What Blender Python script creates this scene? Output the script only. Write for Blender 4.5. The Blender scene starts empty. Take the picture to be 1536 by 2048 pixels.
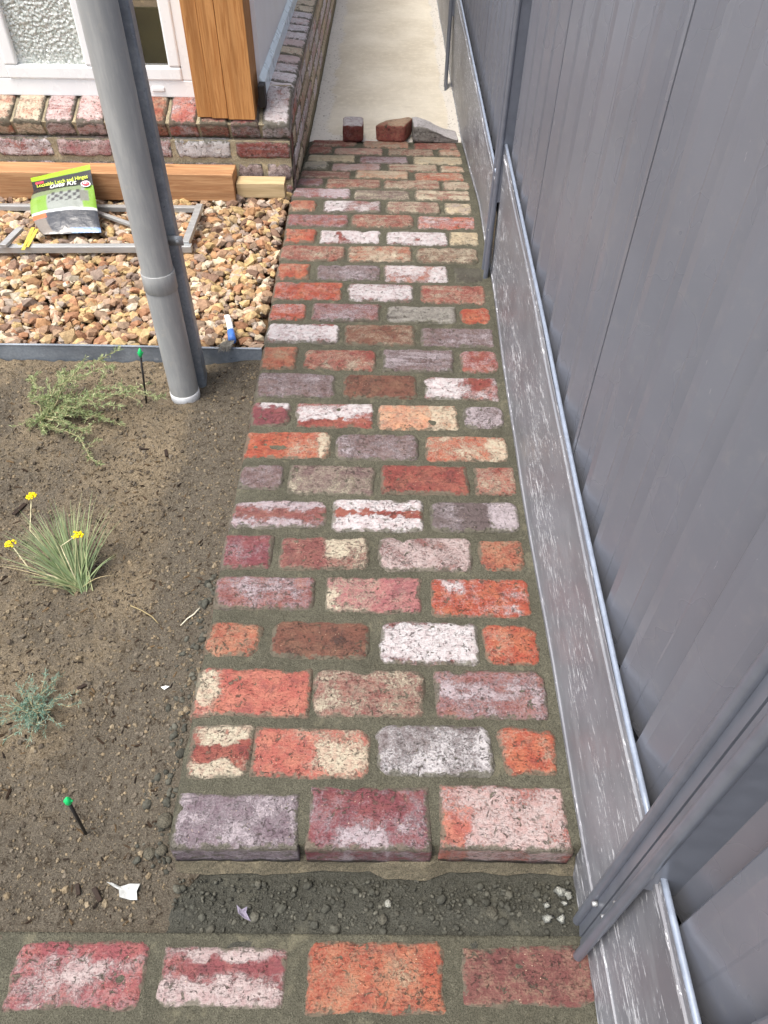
import bpy, math, random
import numpy as np
from mathutils import Vector, Matrix
random.seed(7); rng = np.random.default_rng(11)
S = bpy.context.scene
PI = math.pi
# ------------------------------------------------------------------ camera
F = 1475.0                       # focal length for a 1536 x 2048 frame
def _n(v): return v/np.linalg.norm(v)
Zc = _n(np.array([23, 1381, 1475.])); Yc = np.array([10, 1567, -1475.])
Yc = _n(Yc-Yc.dot(Zc)*Zc); Xc = np.cross(Yc, Zc)
RW = np.array([Xc, Yc, Zc]); CAM = np.array([0, 0, 1.37])
cd = bpy.data.cameras.new('camera'); co = bpy.data.objects.new('camera', cd); S.collection.objects.link(co)
cd.sensor_fit = 'VERTICAL'; cd.sensor_height = 36; cd.lens = F/2048*36; cd.clip_start = .02; cd.clip_end = 600
M4 = Matrix([list(RW[0])+[CAM[0]], list(RW[1])+[CAM[1]], list(RW[2])+[CAM[2]], [0, 0, 0, 1]])
co.matrix_world = M4; S.camera = co
# ------------------------------------------------------------------ light
SUN_EL, SUN_AZ = 70, 240          # degrees; azimuth clockwise from +Y
w = bpy.data.worlds.new("World"); S.world = w; w.use_nodes = True
nt = w.node_tree; nt.nodes.clear()
sky = nt.nodes.new('ShaderNodeTexSky'); sky.sky_type = 'NISHITA'; sky.sun_disc = False
sky.sun_elevation = math.radians(SUN_EL); sky.sun_rotation = math.radians(SUN_AZ)
sky.air_density = 1.0; sky.dust_density = 4.0; sky.ozone_density = 1.0
bg = nt.nodes.new('ShaderNodeBackground'); bg.inputs[1].default_value = .15
wo = nt.nodes.new('ShaderNodeOutputWorld'); hsv = nt.nodes.new('ShaderNodeHueSaturation'); hsv.inputs['Saturation'].default_value = .55; nt.links.new(sky.outputs[0], hsv.inputs['Color']); nt.links.new(hsv.outputs[0], bg.inputs[0]); nt.links.new(bg.outputs[0], wo.inputs[0])
sd = bpy.data.lights.new('sun', 'SUN'); sd.energy = 1.35; sd.angle = math.radians(26); sd.color = (1, .92, .80)
so = bpy.data.objects.new('sun', sd); S.collection.objects.link(so)
e, a = math.radians(SUN_EL), math.radians(SUN_AZ)
sdir = Vector((math.sin(a)*math.cos(e), math.cos(a)*math.cos(e), math.sin(e)))
so.rotation_euler = sdir.to_track_quat('Z', 'Y').to_euler()
S.view_settings.view_transform = 'Standard'; S.view_settings.look = 'None'; S.view_settings.gamma = 1
S.view_settings.exposure = 1.3
# ------------------------------------------------------------------ survey helpers: where a ray from the viewpoint meets the real ground
def ray(x, y): return RW@np.array([(x-768)/F, -(y-1024)/F, -1.])
def atZ(x, y, z): r = ray(x, y); return CAM+r*(z-CAM[2])/r[2]
def atY(x, y, Y): r = ray(x, y); return CAM+r*(Y/r[1])
PY = [-9, 1.67, 2.31, 2.95, 3.33, 3.85, 4.4, 99]; PZ = [0, 0, .027, .046, .01, -.05, -.06, -.06]
def pz(Y): return np.interp(Y, PY, PZ)
def onpath(x, y):
    z = 0
    for i in range(40):
        p = atZ(x, y, z); z = .5*z+.5*float(pz(p[1]))
    return p
# ------------------------------------------------------------------ numeric noise
def _h(ix, iy, s):
    n = (ix.astype(np.int64)*374761393+iy.astype(np.int64)*668265263+int(s)*974634777) & 0x7fffffff
    n = ((n ^ (n >> 13))*1274126177) & 0x7fffffff
    return ((n ^ (n >> 16)) & 0xffffff)/float(0xffffff)
def vn(x, y, s=0):
    x = np.asarray(x, float); y = np.asarray(y, float)
    ix = np.floor(x); iy = np.floor(y); fx = x-ix; fy = y-iy
    fx = fx*fx*(3-2*fx); fy = fy*fy*(3-2*fy)
    a_ = _h(ix, iy, s); b_ = _h(ix+1, iy, s); c_ = _h(ix, iy+1, s); d_ = _h(ix+1, iy+1, s)
    return (a_*(1-fx)+b_*fx)*(1-fy)+(c_*(1-fx)+d_*fx)*fy*1.0
def fbm(x, y, s=0, o=4, r=.5):
    t = 0; am = 1; tot = 0
    for i in range(o):
        t = t+am*(vn(x*2**i+i*13.7, y*2**i+i*7.3, s+i)-.5); tot += am; am *= r
    return t/tot*2
def sst(a_, b_, x): t = np.clip((x-a_)/(b_-a_), 0, 1); return t*t*(3-2*t)
# ------------------------------------------------------------------ objects
def link(o): S.collection.objects.link(o); return o
def mesh(name, V, Fc, mat=None, parent=None, smooth=False, attrs=None):
    me = bpy.data.meshes.new(name)
    V = np.asarray(V, float)
    me.from_pydata(V.tolist(), [], [tuple(int(i) for i in f) for f in Fc])
    if attrs:
        for k, arr in attrs.items():
            at = me.attributes.new(k, 'FLOAT_COLOR', 'POINT'); at.data.foreach_set('color', np.asarray(arr, np.float32).ravel())
    if mat is not None:
        me.materials.append(mat)
    if smooth: me.polygons.foreach_set('use_smooth', [True]*len(me.polygons))
    me.update()
    o = link(bpy.data.objects.new(name, me))
    if parent is not None: o.parent = parent
    return o
def tag(o, label=None, cat=None, group=None, kind=None):
    if label: o['label'] = label
    if cat: o['category'] = cat
    if group: o['group'] = group
    if kind: o['kind'] = kind
    return o
def thing(name, label, cat, loc=(0, 0, 0), group=None, kind=None):
    o = link(bpy.data.objects.new(name, None)); o.location = loc; o.empty_display_size = .05
    return tag(o, label, cat, group, kind)
def rebase(o, loc):
    """give a mesh object an origin at loc while keeping its shape where it is"""
    loc = Vector(loc); o.data.transform(Matrix.Translation(-loc)); o.location = loc; return o
def child(parent, o):
    """parent keeping world placement for parents that are only translated"""
    o.parent = parent; o.location = Vector(o.location)-parent.location; return o
class MB:
    def __init__(s): s.V = []; s.F = []; s.A = {}
    def add(s, V, Fc, **at):
        n = len(s.V); V = np.asarray(V, float)
        s.V.extend(V.tolist()); s.F.extend([tuple(int(i)+n for i in f) for f in Fc])
        for k, v in at.items():
            v = np.asarray(v, float)
            if v.ndim == 1: v = np.tile(v, (len(V), 1))
            s.A.setdefault(k, []).append(v)
    def box(s, x0, x1, y0, y1, z0, z1, M=None, **at):
        V = np.array([(x, y, z) for z in (z0, z1) for y in (y0, y1) for x in (x0, x1)], float)
        Fc = [(0, 2, 3, 1), (4, 5, 7, 6), (0, 1, 5, 4), (2, 6, 7, 3), (0, 4, 6, 2), (1, 3, 7, 5)]
        if M is not None: V = xf(V, M)
        s.add(V, Fc, **at)
    def tube(s, P, R, n=8, cap=True, **at):
        P = [Vector(p) for p in P]; V = []; Fc = []
        if not hasattr(R, '__len__'): R = [R]*len(P)
        up = Vector((0, 0, 1))
        for i, p in enumerate(P):
            t = (P[min(i+1, len(P)-1)]-P[max(i-1, 0)]).normalized()
            u = t.cross(up)
            if u.length < .05: u = t.cross(Vector((1, 0, 0)))
            u.normalize(); v = t.cross(u)
            for k in range(n):
                an = 2*PI*k/n; V.append(p+(u*math.cos(an)+v*math.sin(an))*R[i])
        for i in range(len(P)-1):
            for k in range(n):
                Fc.append((i*n+k, i*n+(k+1) % n, (i+1)*n+(k+1) % n, (i+1)*n+k))
        if cap: Fc.append(tuple(range(n))[::-1]); Fc.append(tuple((len(P)-1)*n+k for k in range(n)))
        s.add([tuple(v) for v in V], Fc, **at)
    def build(s, name, mat, parent=None, smooth=False, bevel=0, base=None):
        at = {k: np.concatenate(v) for k, v in s.A.items()} if s.A else None
        o = mesh(name, s.V, s.F, mat, None, smooth, at)
        if bevel:
            m = o.modifiers.new('bevel', 'BEVEL'); m.width = bevel; m.segments = 2; m.limit_method = 'ANGLE'
        if base is not None: rebase(o, base)
        if parent is not None: child(parent, o)
        return o
def xf(V, M): V = np.asarray(V, float); A = np.array(M); return V@A[:3, :3].T+A[:3, 3]
def gridF(nx, ny, off=0):
    i, j = np.meshgrid(np.arange(nx-1), np.arange(ny-1), indexing='ij'); a_ = (i*ny+j).ravel()+off
    return np.stack([a_, a_+ny, a_+ny+1, a_+1], 1)
# ------------------------------------------------------------------ materials
def lin(r, g=None, b=None, k=1.0):
    if g is None: r, g, b = r
    f = lambda c: (c/255/12.92 if c/255 <= .04045 else ((c/255+.055)/1.055)**2.4)*k
    return (f(r), f(g), f(b), 1)
class NT:
    def __init__(s, name):
        s.m = bpy.data.materials.new(name); s.m.use_nodes = True; s.t = s.m.node_tree; s.t.nodes.clear()
        s.o = s.n('OutputMaterial'); s.b = s.n('BsdfPrincipled'); s.l(s.b.outputs[0], s.o.inputs[0])
        s.tc = s.n('TexCoord')
    def n(s, k): return s.t.nodes.new('ShaderNode'+k)
    def l(s, a_, b_): s.t.links.new(a_, b_)
    def put(s, sock, v):
        if isinstance(v, bpy.types.NodeSocket): s.l(v, sock)
        elif isinstance(v, (tuple, list)) and len(v) == 4 and sock.type == 'VECTOR': sock.default_value = v[:3]
        else: sock.default_value = v
    def math(s, op, a_, b_=0., c_=0., clamp=False):
        x = s.n('Math'); x.operation = op; x.use_clamp = clamp
        for i, v in enumerate((a_, b_, c_)): s.put(x.inputs[i], v)
        return x.outputs[0]
    def mix(s, f, a_, b_, mode='MIX'):
        x = s.n('Mix'); x.data_type = 'RGBA'; x.blend_type = mode; x.clamp_factor = True
        s.put(x.inputs[0], f); s.put(x.inputs[6], a_); s.put(x.inputs[7], b_); return x.outputs[2]
    def ss(s, v, lo, hi, a_=0., b_=1.):
        x = s.n('MapRange'); x.interpolation_type = 'SMOOTHSTEP'
        s.put(x.inputs[0], v); s.put(x.inputs[1], lo); s.put(x.inputs[2], hi); s.put(x.inputs[3], a_); s.put(x.inputs[4], b_)
        return x.outputs[0]
    def vec(s, base=None, scale=(1, 1, 1), add=None, rot=(0, 0, 0)):
        v = base if base is not None else s.tc.outputs['Object']
        if add is not None:
            x = s.n('VectorMath'); x.operation = 'ADD'; s.l(v, x.inputs[0]); s.put(x.inputs[1], add); v = x.outputs[0]
        x = s.n('Mapping'); x.inputs['Scale'].default_value = scale; x.inputs['Rotation'].default_value = rot
        s.l(v, x.inputs[0]); return x.outputs[0]
    def noise(s, v, scale, detail=5, rough=.6, dist=0.):
        x = s.n('TexNoise'); s.l(v, x.inputs['Vector']); x.inputs['Scale'].default_value = scale
        x.inputs['Detail'].default_value = detail; x.inputs['Roughness'].default_value = rough
        x.inputs['Distortion'].default_value = dist; return x.outputs[0]
    def voro(s, v, scale, feat='F1', out=0):
        x = s.n('TexVoronoi'); x.feature = feat; s.l(v, x.inputs['Vector']); x.inputs['Scale'].default_value = scale; return x.outputs[out]
    def attr(s, name, out='Color'):
        x = s.n('Attribute'); x.attribute_name = name; return x.outputs[out]
    def bump(s, h, dist=.001, strength=1., nrm=None):
        x = s.n('Bump'); x.inputs['Distance'].default_value = dist; x.inputs['Strength'].default_value = strength
        s.put(x.inputs['Height'], h)
        if nrm is not None: s.l(nrm, x.inputs['Normal'])
        s.l(x.outputs[0], s.b.inputs['Normal']); return x.outputs[0]
    def set(s, **k):
        for a_, v in k.items(): s.put(s.b.inputs[a_.replace('_', ' ')], v)
        return s.m
MORT = lin(98, 96, 83)
def mat_brick():
    t = NT('reclaimed_brick')
    base = t.attr('base'); patch = t.attr('patch'); par = t.attr('par')
    sp = t.n('SeparateColor'); t.l(par, sp.inputs[0]); amt, style, seed = sp.outputs[0], sp.outputs[1], sp.outputs[2]
    edge = t.attr('par', 'Alpha')
    sv = t.n('CombineXYZ'); t.l(t.math('MULTIPLY', seed, 37.), sv.inputs[0]); t.l(t.math('MULTIPLY', seed, 91.), sv.inputs[1]); t.l(t.math('MULTIPLY', seed, 53.), sv.inputs[2])
    uv = t.attr('uvb', 'Vector')
    v = t.vec(uv, add=sv.outputs[0])
    vb = t.vec(uv, (2.2, 14, 6), add=sv.outputs[0])
    n1 = t.noise(v, 15, 7, .62, .4); n2 = t.noise(vb, 3.2, 6, .62, .5)
    pv = t.mix(style, n1, n2)
    fine = t.noise(v, 230, 3, .7)
    mid = t.noise(v, 60, 5, .7)
    pv = t.math('ADD', pv, t.math('MULTIPLY', t.math('SUBTRACT', fine, .5), .55))
    pv = t.math('ADD', pv, t.math('MULTIPLY', t.math('SUBTRACT', mid, .5), .5))
    pv = t.math('ADD', pv, t.attr('pm', 'Fac'))
    thr = t.math('MULTIPLY_ADD', amt, -.38, .69)
    mask = t.ss(pv, t.math('SUBTRACT', thr, .02), t.math('ADD', thr, .10), 0., .93)
    film = t.ss(pv, t.math('SUBTRACT', thr, .20), t.math('ADD', thr, .06), 0., .36)
    # fired clay body: darker and more orange clouds
    hs = t.n('HueSaturation'); t.l(base, hs.inputs['Color']); hs.inputs['Hue'].default_value = .512; hs.inputs['Value'].default_value = 1.2; hs.inputs['Saturation'].default_value = .95
    hd = t.n('HueSaturation'); t.l(base, hd.inputs['Color']); hd.inputs['Hue'].default_value = .49; hd.inputs['Value'].default_value = .55; hd.inputs['Saturation'].default_value = .85
    c = t.mix(t.ss(t.noise(v, 22, 5, .65), .42, .62), base, hs.outputs[0])
    c = t.mix(t.ss(t.noise(v, 34, 6, .7, .6), .5, .68, 0, .65), c, hd.outputs[0])
    c = t.mix(t.ss(fine, .35, .7, 0., .35), hd.outputs[0], c) if False else c
    
    c = t.mix(film, c, patch)
    pc = t.mix(t.ss(mid, .4, .65), patch, t.mix(.35, patch, base))
    c = t.mix(mask, c, pc)
    # pits filled with mortar dust, pale grit
    pit = t.ss(t.noise(v, 95, 4, .75, .8), .60, .66)
    c = t.mix(t.math('MULTIPLY', pit, .85), c, lin(80, 75, 64))
    pit2 = t.math('MULTIPLY', t.ss(t.noise(v, 62, 5, .7, .6), .60, .635), t.ss(t.noise(v, 8, 2), .46, .56))
    c = t.mix(t.math('MULTIPLY', pit2, .9), c, lin(96, 94, 80)); pit = t.math('MAXIMUM', pit, pit2)
    grit = t.ss(t.voro(v, 150), .10, .16, 1., 0.)
    gsel = t.ss(t.noise(v, 40, 2), .55, .62)
    c = t.mix(t.math('MULTIPLY', t.math('MULTIPLY', grit, gsel), .7), c, lin(215, 195, 165))
    # mortar smeared over arrises
    em = t.math('ADD', edge, t.math('MULTIPLY', t.math('SUBTRACT', t.noise(v, 42, 5, .7), .5), 1.5))
    sm = t.ss(em, .10, .34, 1., 0.)
    c = t.mix(t.math('MULTIPLY', sm, .85), c, MORT)
    blot = t.ss(t.noise(v, 11, 6, .75, 1.), .63, .72, 0., .7)
    c = t.mix(blot, c, lin(112, 106, 88))
    stv = t.noise(t.vec(uv, (5, 26, 9), add=sv.outputs[0]), 9, 6, .72, .3)
    c = t.mix(t.ss(stv, .54, .70, 0, .55), c, t.mix(.5, hd.outputs[0], lin(84, 74, 66)))
    crk = t.math('MULTIPLY', t.ss(t.noise(t.vec(uv, (1, 1.7, 1.2), add=sv.outputs[0]), 125, 4, .75, 0.), .585, .62), t.ss(t.noise(v, 12, 3), .38, .62))
    c = t.mix(t.math('MULTIPLY', crk, .6), c, lin(74, 64, 56))
    h = t.math('ADD', t.math('MULTIPLY', mid, .9), t.math('MULTIPLY', fine, .45)); h = t.math('SUBTRACT', h, t.math('MULTIPLY', crk, .5)); h = t.math('ADD', h, t.math('MULTIPLY', stv, .8))
    h = t.math('SUBTRACT', h, t.math('MULTIPLY', pit, .8)); h = t.math('ADD', h, t.math('MULTIPLY', mask, .25))
    t.bump(h, .006, 1.)
    return t.set(Base_Color=c, Roughness=.88, Specular_IOR_Level=.25)
def mat_mortar(name='bedding_mortar', col=MORT, dark=.72, sc=1.):
    t = NT(name); v = t.vec()
    big = t.noise(v, 5*sc, 5, .65); mid = t.noise(v, 60*sc, 5, .7); fine = t.noise(v, 420*sc, 3, .75)
    d = tuple(c*dark for c in col[:3])+(1,); l = tuple(min(1, c*1.28) for c in col[:3])+(1,)
    c = t.mix(t.ss(big, .35, .65), d, col); c = t.mix(t.ss(mid, .45, .75, 0, .6), c, l)
    c = t.mix(t.ss(fine, .46, .58, 0, .75), c, tuple(x*.36 for x in col[:3])+(1,))
    c = t.mix(t.ss(t.noise(v, 300*sc, 2, .6), .66, .72, 0, .6), c, tuple(min(1, x*1.9) for x in col[:3])+(1,))
    c = t.mix(t.ss(t.noise(v, 13*sc, 6, .7, .8), .54, .68, 0, .55), c, tuple(min(1, a*b) for a, b in zip(col[:3], (1.55, 1.5, 1.4)))+(1,))
    c = t.mix(t.ss(t.noise(v, 19*sc, 6, .72, .5), .56, .70, 0, .5), c, tuple(x*.55 for x in col[:3])+(1,))
    h = t.math('ADD', t.math('MULTIPLY', mid, 1.3), t.math('MULTIPLY', fine, .35)); t.bump(h, .009, 1.)
    return t.set(Base_Color=c, Roughness=.95, Specular_IOR_Level=.15)
def mat_soil():
    t = NT('sandy_soil'); v = t.vec()
    big = t.noise(v, 3.2, 6, .6, .3); mid = t.noise(v, 45, 6, .72); fine = t.noise(v, 330, 4, .8)
    damp = t.attr('damp', 'Fac')
    dry = lin(158, 143, 119); wet = lin(116, 109, 97); dk = lin(52, 43, 34)
    f = t.math('ADD', big, t.math('MULTIPLY', t.math('SUBTRACT', mid, .5), .5)); f = t.math('SUBTRACT', f, t.math('MULTIPLY', damp, .45))
    c = t.mix(t.ss(f, .22, .56), wet, dry)
    c = t.mix(t.ss(t.math('ADD', mid, t.math('MULTIPLY', fine, .5)), .79, .92, 0, .85), c, dk)
    c = t.mix(t.ss(fine, .42, .60, .55, 0.), c, dk)
    c = t.mix(t.ss(t.noise(v, 260, 2, .6), .64, .72, 0, .45), c, lin(186, 168, 138))
    # fibrous mulch flecks
    vs = t.vec(None, (1, 3.5, 1), None, (0, 0, .7)); vs2 = t.vec(None, (3.5, 1, 1), None, (0, 0, .3))
    fl = t.math('MAXIMUM', t.ss(t.noise(vs, 110, 2, .5), .66, .70), t.ss(t.noise(vs2, 110, 2, .5), .66, .70))
    c = t.mix(t.math('MULTIPLY', fl, .8), c, lin(50, 40, 32))
    h = t.math('ADD', mid, t.math('MULTIPLY', fine, .5)); t.bump(h, .012, 1.)
    return t.set(Base_Color=c, Roughness=1., Specular_IOR_Level=.1)
def mat_attr(name, rough=.9, bump=.002, sc=120, spec=.2, vary=.35):
    t = NT(name); v = t.vec(); c = t.attr('col'); n = t.noise(v, sc, 4, .7)
    hs = t.n('HueSaturation'); t.l(c, hs.inputs['Color']); t.l(t.ss(n, .3, .7, 1-vary, 1+vary), hs.inputs['Value'])
    t.bump(n, bump, 1.); return t.set(Base_Color=hs.outputs[0], Roughness=rough, Specular_IOR_Level=spec)
def mat_plain(name, col, rough=.5, metal=0., spec=.5, nsc=40, var=.12, bump=0., coat=0., stretch=(1, 1, 1)):
    t = NT(name); v = t.vec(None, stretch); n = t.noise(v, nsc, 5, .65)
    d = tuple(c*(1-var) for c in col[:3])+(1,); l = tuple(min(1, c*(1+var)) for c in col[:3])+(1,)
    if bump: t.bump(n, bump, 1.)
    return t.set(Base_Color=t.mix(t.ss(n, .3, .7), d, l), Roughness=t.ss(n, .3, .7, rough*.85, rough*1.15), Metallic=metal, Specular_IOR_Level=spec, Coat_Weight=coat)
def mat_galv():
    t = NT('galvanised_steel'); v = t.vec()
    n = t.noise(v, 7, 6, .65, .6); sp = t.voro(v, 55, 'F1', 1)
    c = t.mix(t.ss(n, .35, .65), lin(122, 130, 140), lin(152, 160, 168)); c = t.mix(t.ss(t.noise(v, 120, 2), .4, .6, 0, .2), c, lin(90, 98, 108))
    c = t.mix(t.ss(t.noise(v, 26, 6, .75), .60, .66, 0, .45), c, lin(190, 196, 205))
    c = t.mix(t.ss(t.noise(v, 60, 4, .7), .64, .70, 0, .5), c, lin(60, 64, 70))
    return t.set(Base_Color=c, Metallic=.45, Roughness=t.ss(n, .3, .7, .42, .6))
def mat_wood(name, a_, b_, axis, sc=1., knots=True):
    t = NT(name); s_ = [1, 1, 1]
    for i in range(3): s_[i] = .06 if i == axis else 1
    v = t.vec(None, tuple(s_)); n = t.noise(v, 85*sc, 6, .6, 1.2); n2 = t.noise(v, 300*sc, 3, .6); n3 = t.noise(v, 22*sc, 3, .5, .6)
    c = t.mix(t.ss(n, .34, .66), a_, b_); c = t.mix(t.ss(n3, .42, .7, 0, .55), c, tuple(x*.62 for x in a_[:3])+(1,))
    c = t.mix(t.ss(n2, .6, .75, 0, .4), c, tuple(x*.5 for x in a_[:3])+(1,))
    if knots:
        kv = [1, 1, 1]; kv[axis] = .3
        k = t.voro(t.vec(None, tuple(kv)), 13); c = t.mix(t.ss(k, .05, .13, .75, 0.), c, tuple(x*.3 for x in a_[:3])+(1,))
    t.bump(n, .0012, .7); return t.set(Base_Color=c, Roughness=.62, Specular_IOR_Level=.3)
def mat_plinth():
    t = NT('smeared_plinth_steel'); v = t.vec()
    vs = t.vec(None, (1, .16, 1.2)); vt = t.vec(None, (1, .35, 1))
    n = t.noise(v, 3, 4, .6); st = t.noise(vs, 150, 6, .70, .8); big = t.noise(t.vec(None, (1, .4, 1)), 7, 4, .6)
    th = t.ss(big, .3, .62, .66, .54)
    sm = t.ss(st, th, t.math('ADD', th, .03))
    spk = t.math('MULTIPLY', t.ss(t.noise(vt, 260, 3, .7), .63, .69), t.ss(big, .36, .6))
    film = t.ss(t.noise(vt, 26, 6, .7), .4, .7, 0, .22)
    c = t.mix(t.ss(n, .35, .65), lin(106, 107, 113), lin(120, 122, 128)); c = t.mix(film, c, lin(168, 170, 172))
    c = t.mix(t.math('MULTIPLY', sm, .75), c, lin(222, 224, 228)); c = t.mix(t.math('MULTIPLY', spk, .6), c, lin(215, 216, 218))
    r = t.math('ADD', t.ss(film, 0., .3, .38, .55), t.math('MULTIPLY', sm, .3))
    t.bump(t.math('ADD', sm, t.math('MULTIPLY', t.noise(v, 40, 3), .4)), .0006, .6)
    return t.set(Base_Color=c, Roughness=r, Metallic=.0, Specular_IOR_Level=.5)
def mat_panel():
    t = NT('painted_fence_steel'); v = t.vec(None, (1, 1, .08)); n = t.noise(v, 14, 4, .6)
    sc_ = t.math('MULTIPLY', t.ss(t.noise(t.vec(None, (1, 4, .5)), 45, 3, .7), .70, .73), t.ss(t.noise(t.vec(), 5, 3), .5, .6))
    n = t.noise(t.vec(), 3, 4, .6); c = t.mix(t.ss(n, .35, .65), lin(109, 112, 121), lin(115, 118, 127)); c = t.mix(t.math('MULTIPLY', sc_, .6), c, lin(190, 190, 195))
    dust = t.ss(t.noise(t.vec(), 30, 6, .75), .5, .8, 0, .12); c = t.mix(dust, c, lin(170, 165, 155))
    t.bump(t.noise(t.vec(None, (1, 1, .2)), 5, 2, .5), .002, .12)
    return t.set(Base_Color=c, Roughness=t.ss(t.noise(t.vec(), 4, 3, .6), .3, .7, .25, .31), Metallic=.1, Specular_IOR_Level=.6)
def mat_pvc():
    t = NT('grey_pvc_pipe'); v = t.vec(None, (1, 1, .15)); n = t.noise(v, 60, 5, .7); d = t.noise(t.vec(), 30, 6, .75)
    c = t.mix(t.ss(n, .4, .7), lin(146, 148, 148), lin(160, 161, 160)); c = t.mix(t.ss(d, .56, .72, 0, .35), c, lin(170, 165, 155))
    return t.set(Base_Color=c, Roughness=t.ss(d, .3, .7, .30, .45), Specular_IOR_Level=.5)
def mat_concrete():
    t = NT('cream_concrete'); v = t.vec(); edge = t.attr('edge', 'Fac')
    big = t.noise(v, 2.2, 6, .6); mid = t.noise(v, 28, 6, .7); fine = t.noise(v, 260, 3, .75)
    c = t.mix(t.ss(big, .3, .7), lin(186, 177, 160), lin(208, 201, 186)); c = t.mix(t.ss(mid, .45, .75, 0, .45), c, lin(222, 214, 196))
    c = t.mix(t.ss(fine, .55, .7, 0, .35), c, lin(130, 120, 104))
    sl = t.noise(t.vec(None, (.25, 3, 1)), 24, 4, .7); c = t.mix(t.ss(sl, .55, .75, 0, .3), c, lin(150, 140, 122))
    ee = t.math('ADD', edge, t.math('MULTIPLY', t.math('SUBTRACT', mid, .5), .9))
    c = t.mix(t.ss(ee, .45, .7, 0, .75), c, lin(196, 192, 186))
    pit = t.math('MULTIPLY', t.ss(t.noise(v, 70, 4, .75), .60, .64), t.ss(ee, .35, .6)); c = t.mix(pit, c, lin(92, 84, 74))
    t.bump(t.math('ADD', mid, t.math('MULTIPLY', fine, .3)), .004, .6); return t.set(Base_Color=c, Roughness=.9, Specular_IOR_Level=.2)
def mat_leafy(name, a_, b_, tr=.25):
    t = NT(name); c = t.attr('col'); n = t.noise(t.vec(), 60, 3)
    c2 = t.mix(t.ss(n, .35, .65, 0, .4), c, b_); m = t.set(Base_Color=c2, Roughness=.6, Specular_IOR_Level=.3)
    tb = t.n('BsdfTranslucent'); t.l(c2, tb.inputs[0]); mx = t.n('MixShader'); mx.inputs[0].default_value = tr
    t.l(t.b.outputs[0], mx.inputs[1]); t.l(tb.outputs[0], mx.inputs[2]); t.l(mx.outputs[0], t.o.inputs[0]); return m
BRICK = mat_brick(); MORTAR = mat_mortar(); SOIL = mat_soil()
TRENCH = mat_mortar('damp_bedding_sand', lin(80, 80, 73), .8); WALLMORT = mat_mortar('wall_mortar', lin(176, 164, 138), .9)
GALV = mat_galv(); PVC = mat_pvc(); PLINTH = mat_plinth(); PANEL = mat_panel(); CONC = mat_concrete(); LIPM = mat_plain('rolled_lip_steel', lin(132, 142, 158), .38, .1, .5, 60, .12)
STONE = mat_attr('quartz_gravel', .85, .002, 70, .2, .25); GRAV_ = 0; CRUMB = mat_attr('soil_crumb', .95, .003, 200, .1, .3)
POSTM = mat_plain('fence_post_steel', lin(116, 121, 132), .33, .3, .6, 30, .08)
PINE = mat_wood('treated_pine', lin(160, 116, 80), lin(186, 144, 104), 0)
PINE2 = mat_wood('pale_pine', lin(176, 154, 116), lin(198, 176, 138), 0, 1, False)
CEDAR = mat_wood('oiled_timber_trim', lin(166, 112, 62), lin(192, 140, 86), 2, 1.1, False)
UPVC = mat_plain('white_window_frame', lin(236, 237, 236), .28, 0, .5, 8, .02)
CLAD = mat_plain('painted_wall_cladding', lin(236, 238, 244), .5, 0, .4, 6, .03)
FLASH = mat_plain('pale_blue_flashing', lin(226, 240, 248), .3, .1, .5, 12, .04)
BLACKP = mat_plain('black_plastic', lin(30, 28, 27), .5, 0, .4, 60, .2)
GREENP = mat_plain('green_plastic', lin(20, 176, 96), .4, 0, .5, 30, .1)
ALU = mat_plain('aluminium', lin(172, 174, 174), .4, .5, .5, 60, .1, 0, 0, (.1, 1, 1))
YELLOW = mat_plain('yellow_strap', lin(190, 172, 70), .5, 0, .4, 60, .12)
WHITEP = mat_plain('white_paper', lin(222, 224, 226), .6, 0, .3, 30, .06)
DARK = mat_plain('gap_shade_paint', lin(26, 28, 34), .8, 0, .1)
def leaf_mat(n_, a_): return mat_plain(n_, a_, .7, 0, .2, 80, .15, .002)
# ------------------------------------------------------------------ far ground
g = MB(); V = [(-150, -150, -.35), (150, -150, -.35), (150, 150, -.35), (-150, 150, -.35)]; g.add(V, [(0, 1, 2, 3)])
tag(g.build('ground', mat_mortar('earth', lin(128, 112, 88), .8, .3)), kind='structure')
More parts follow.
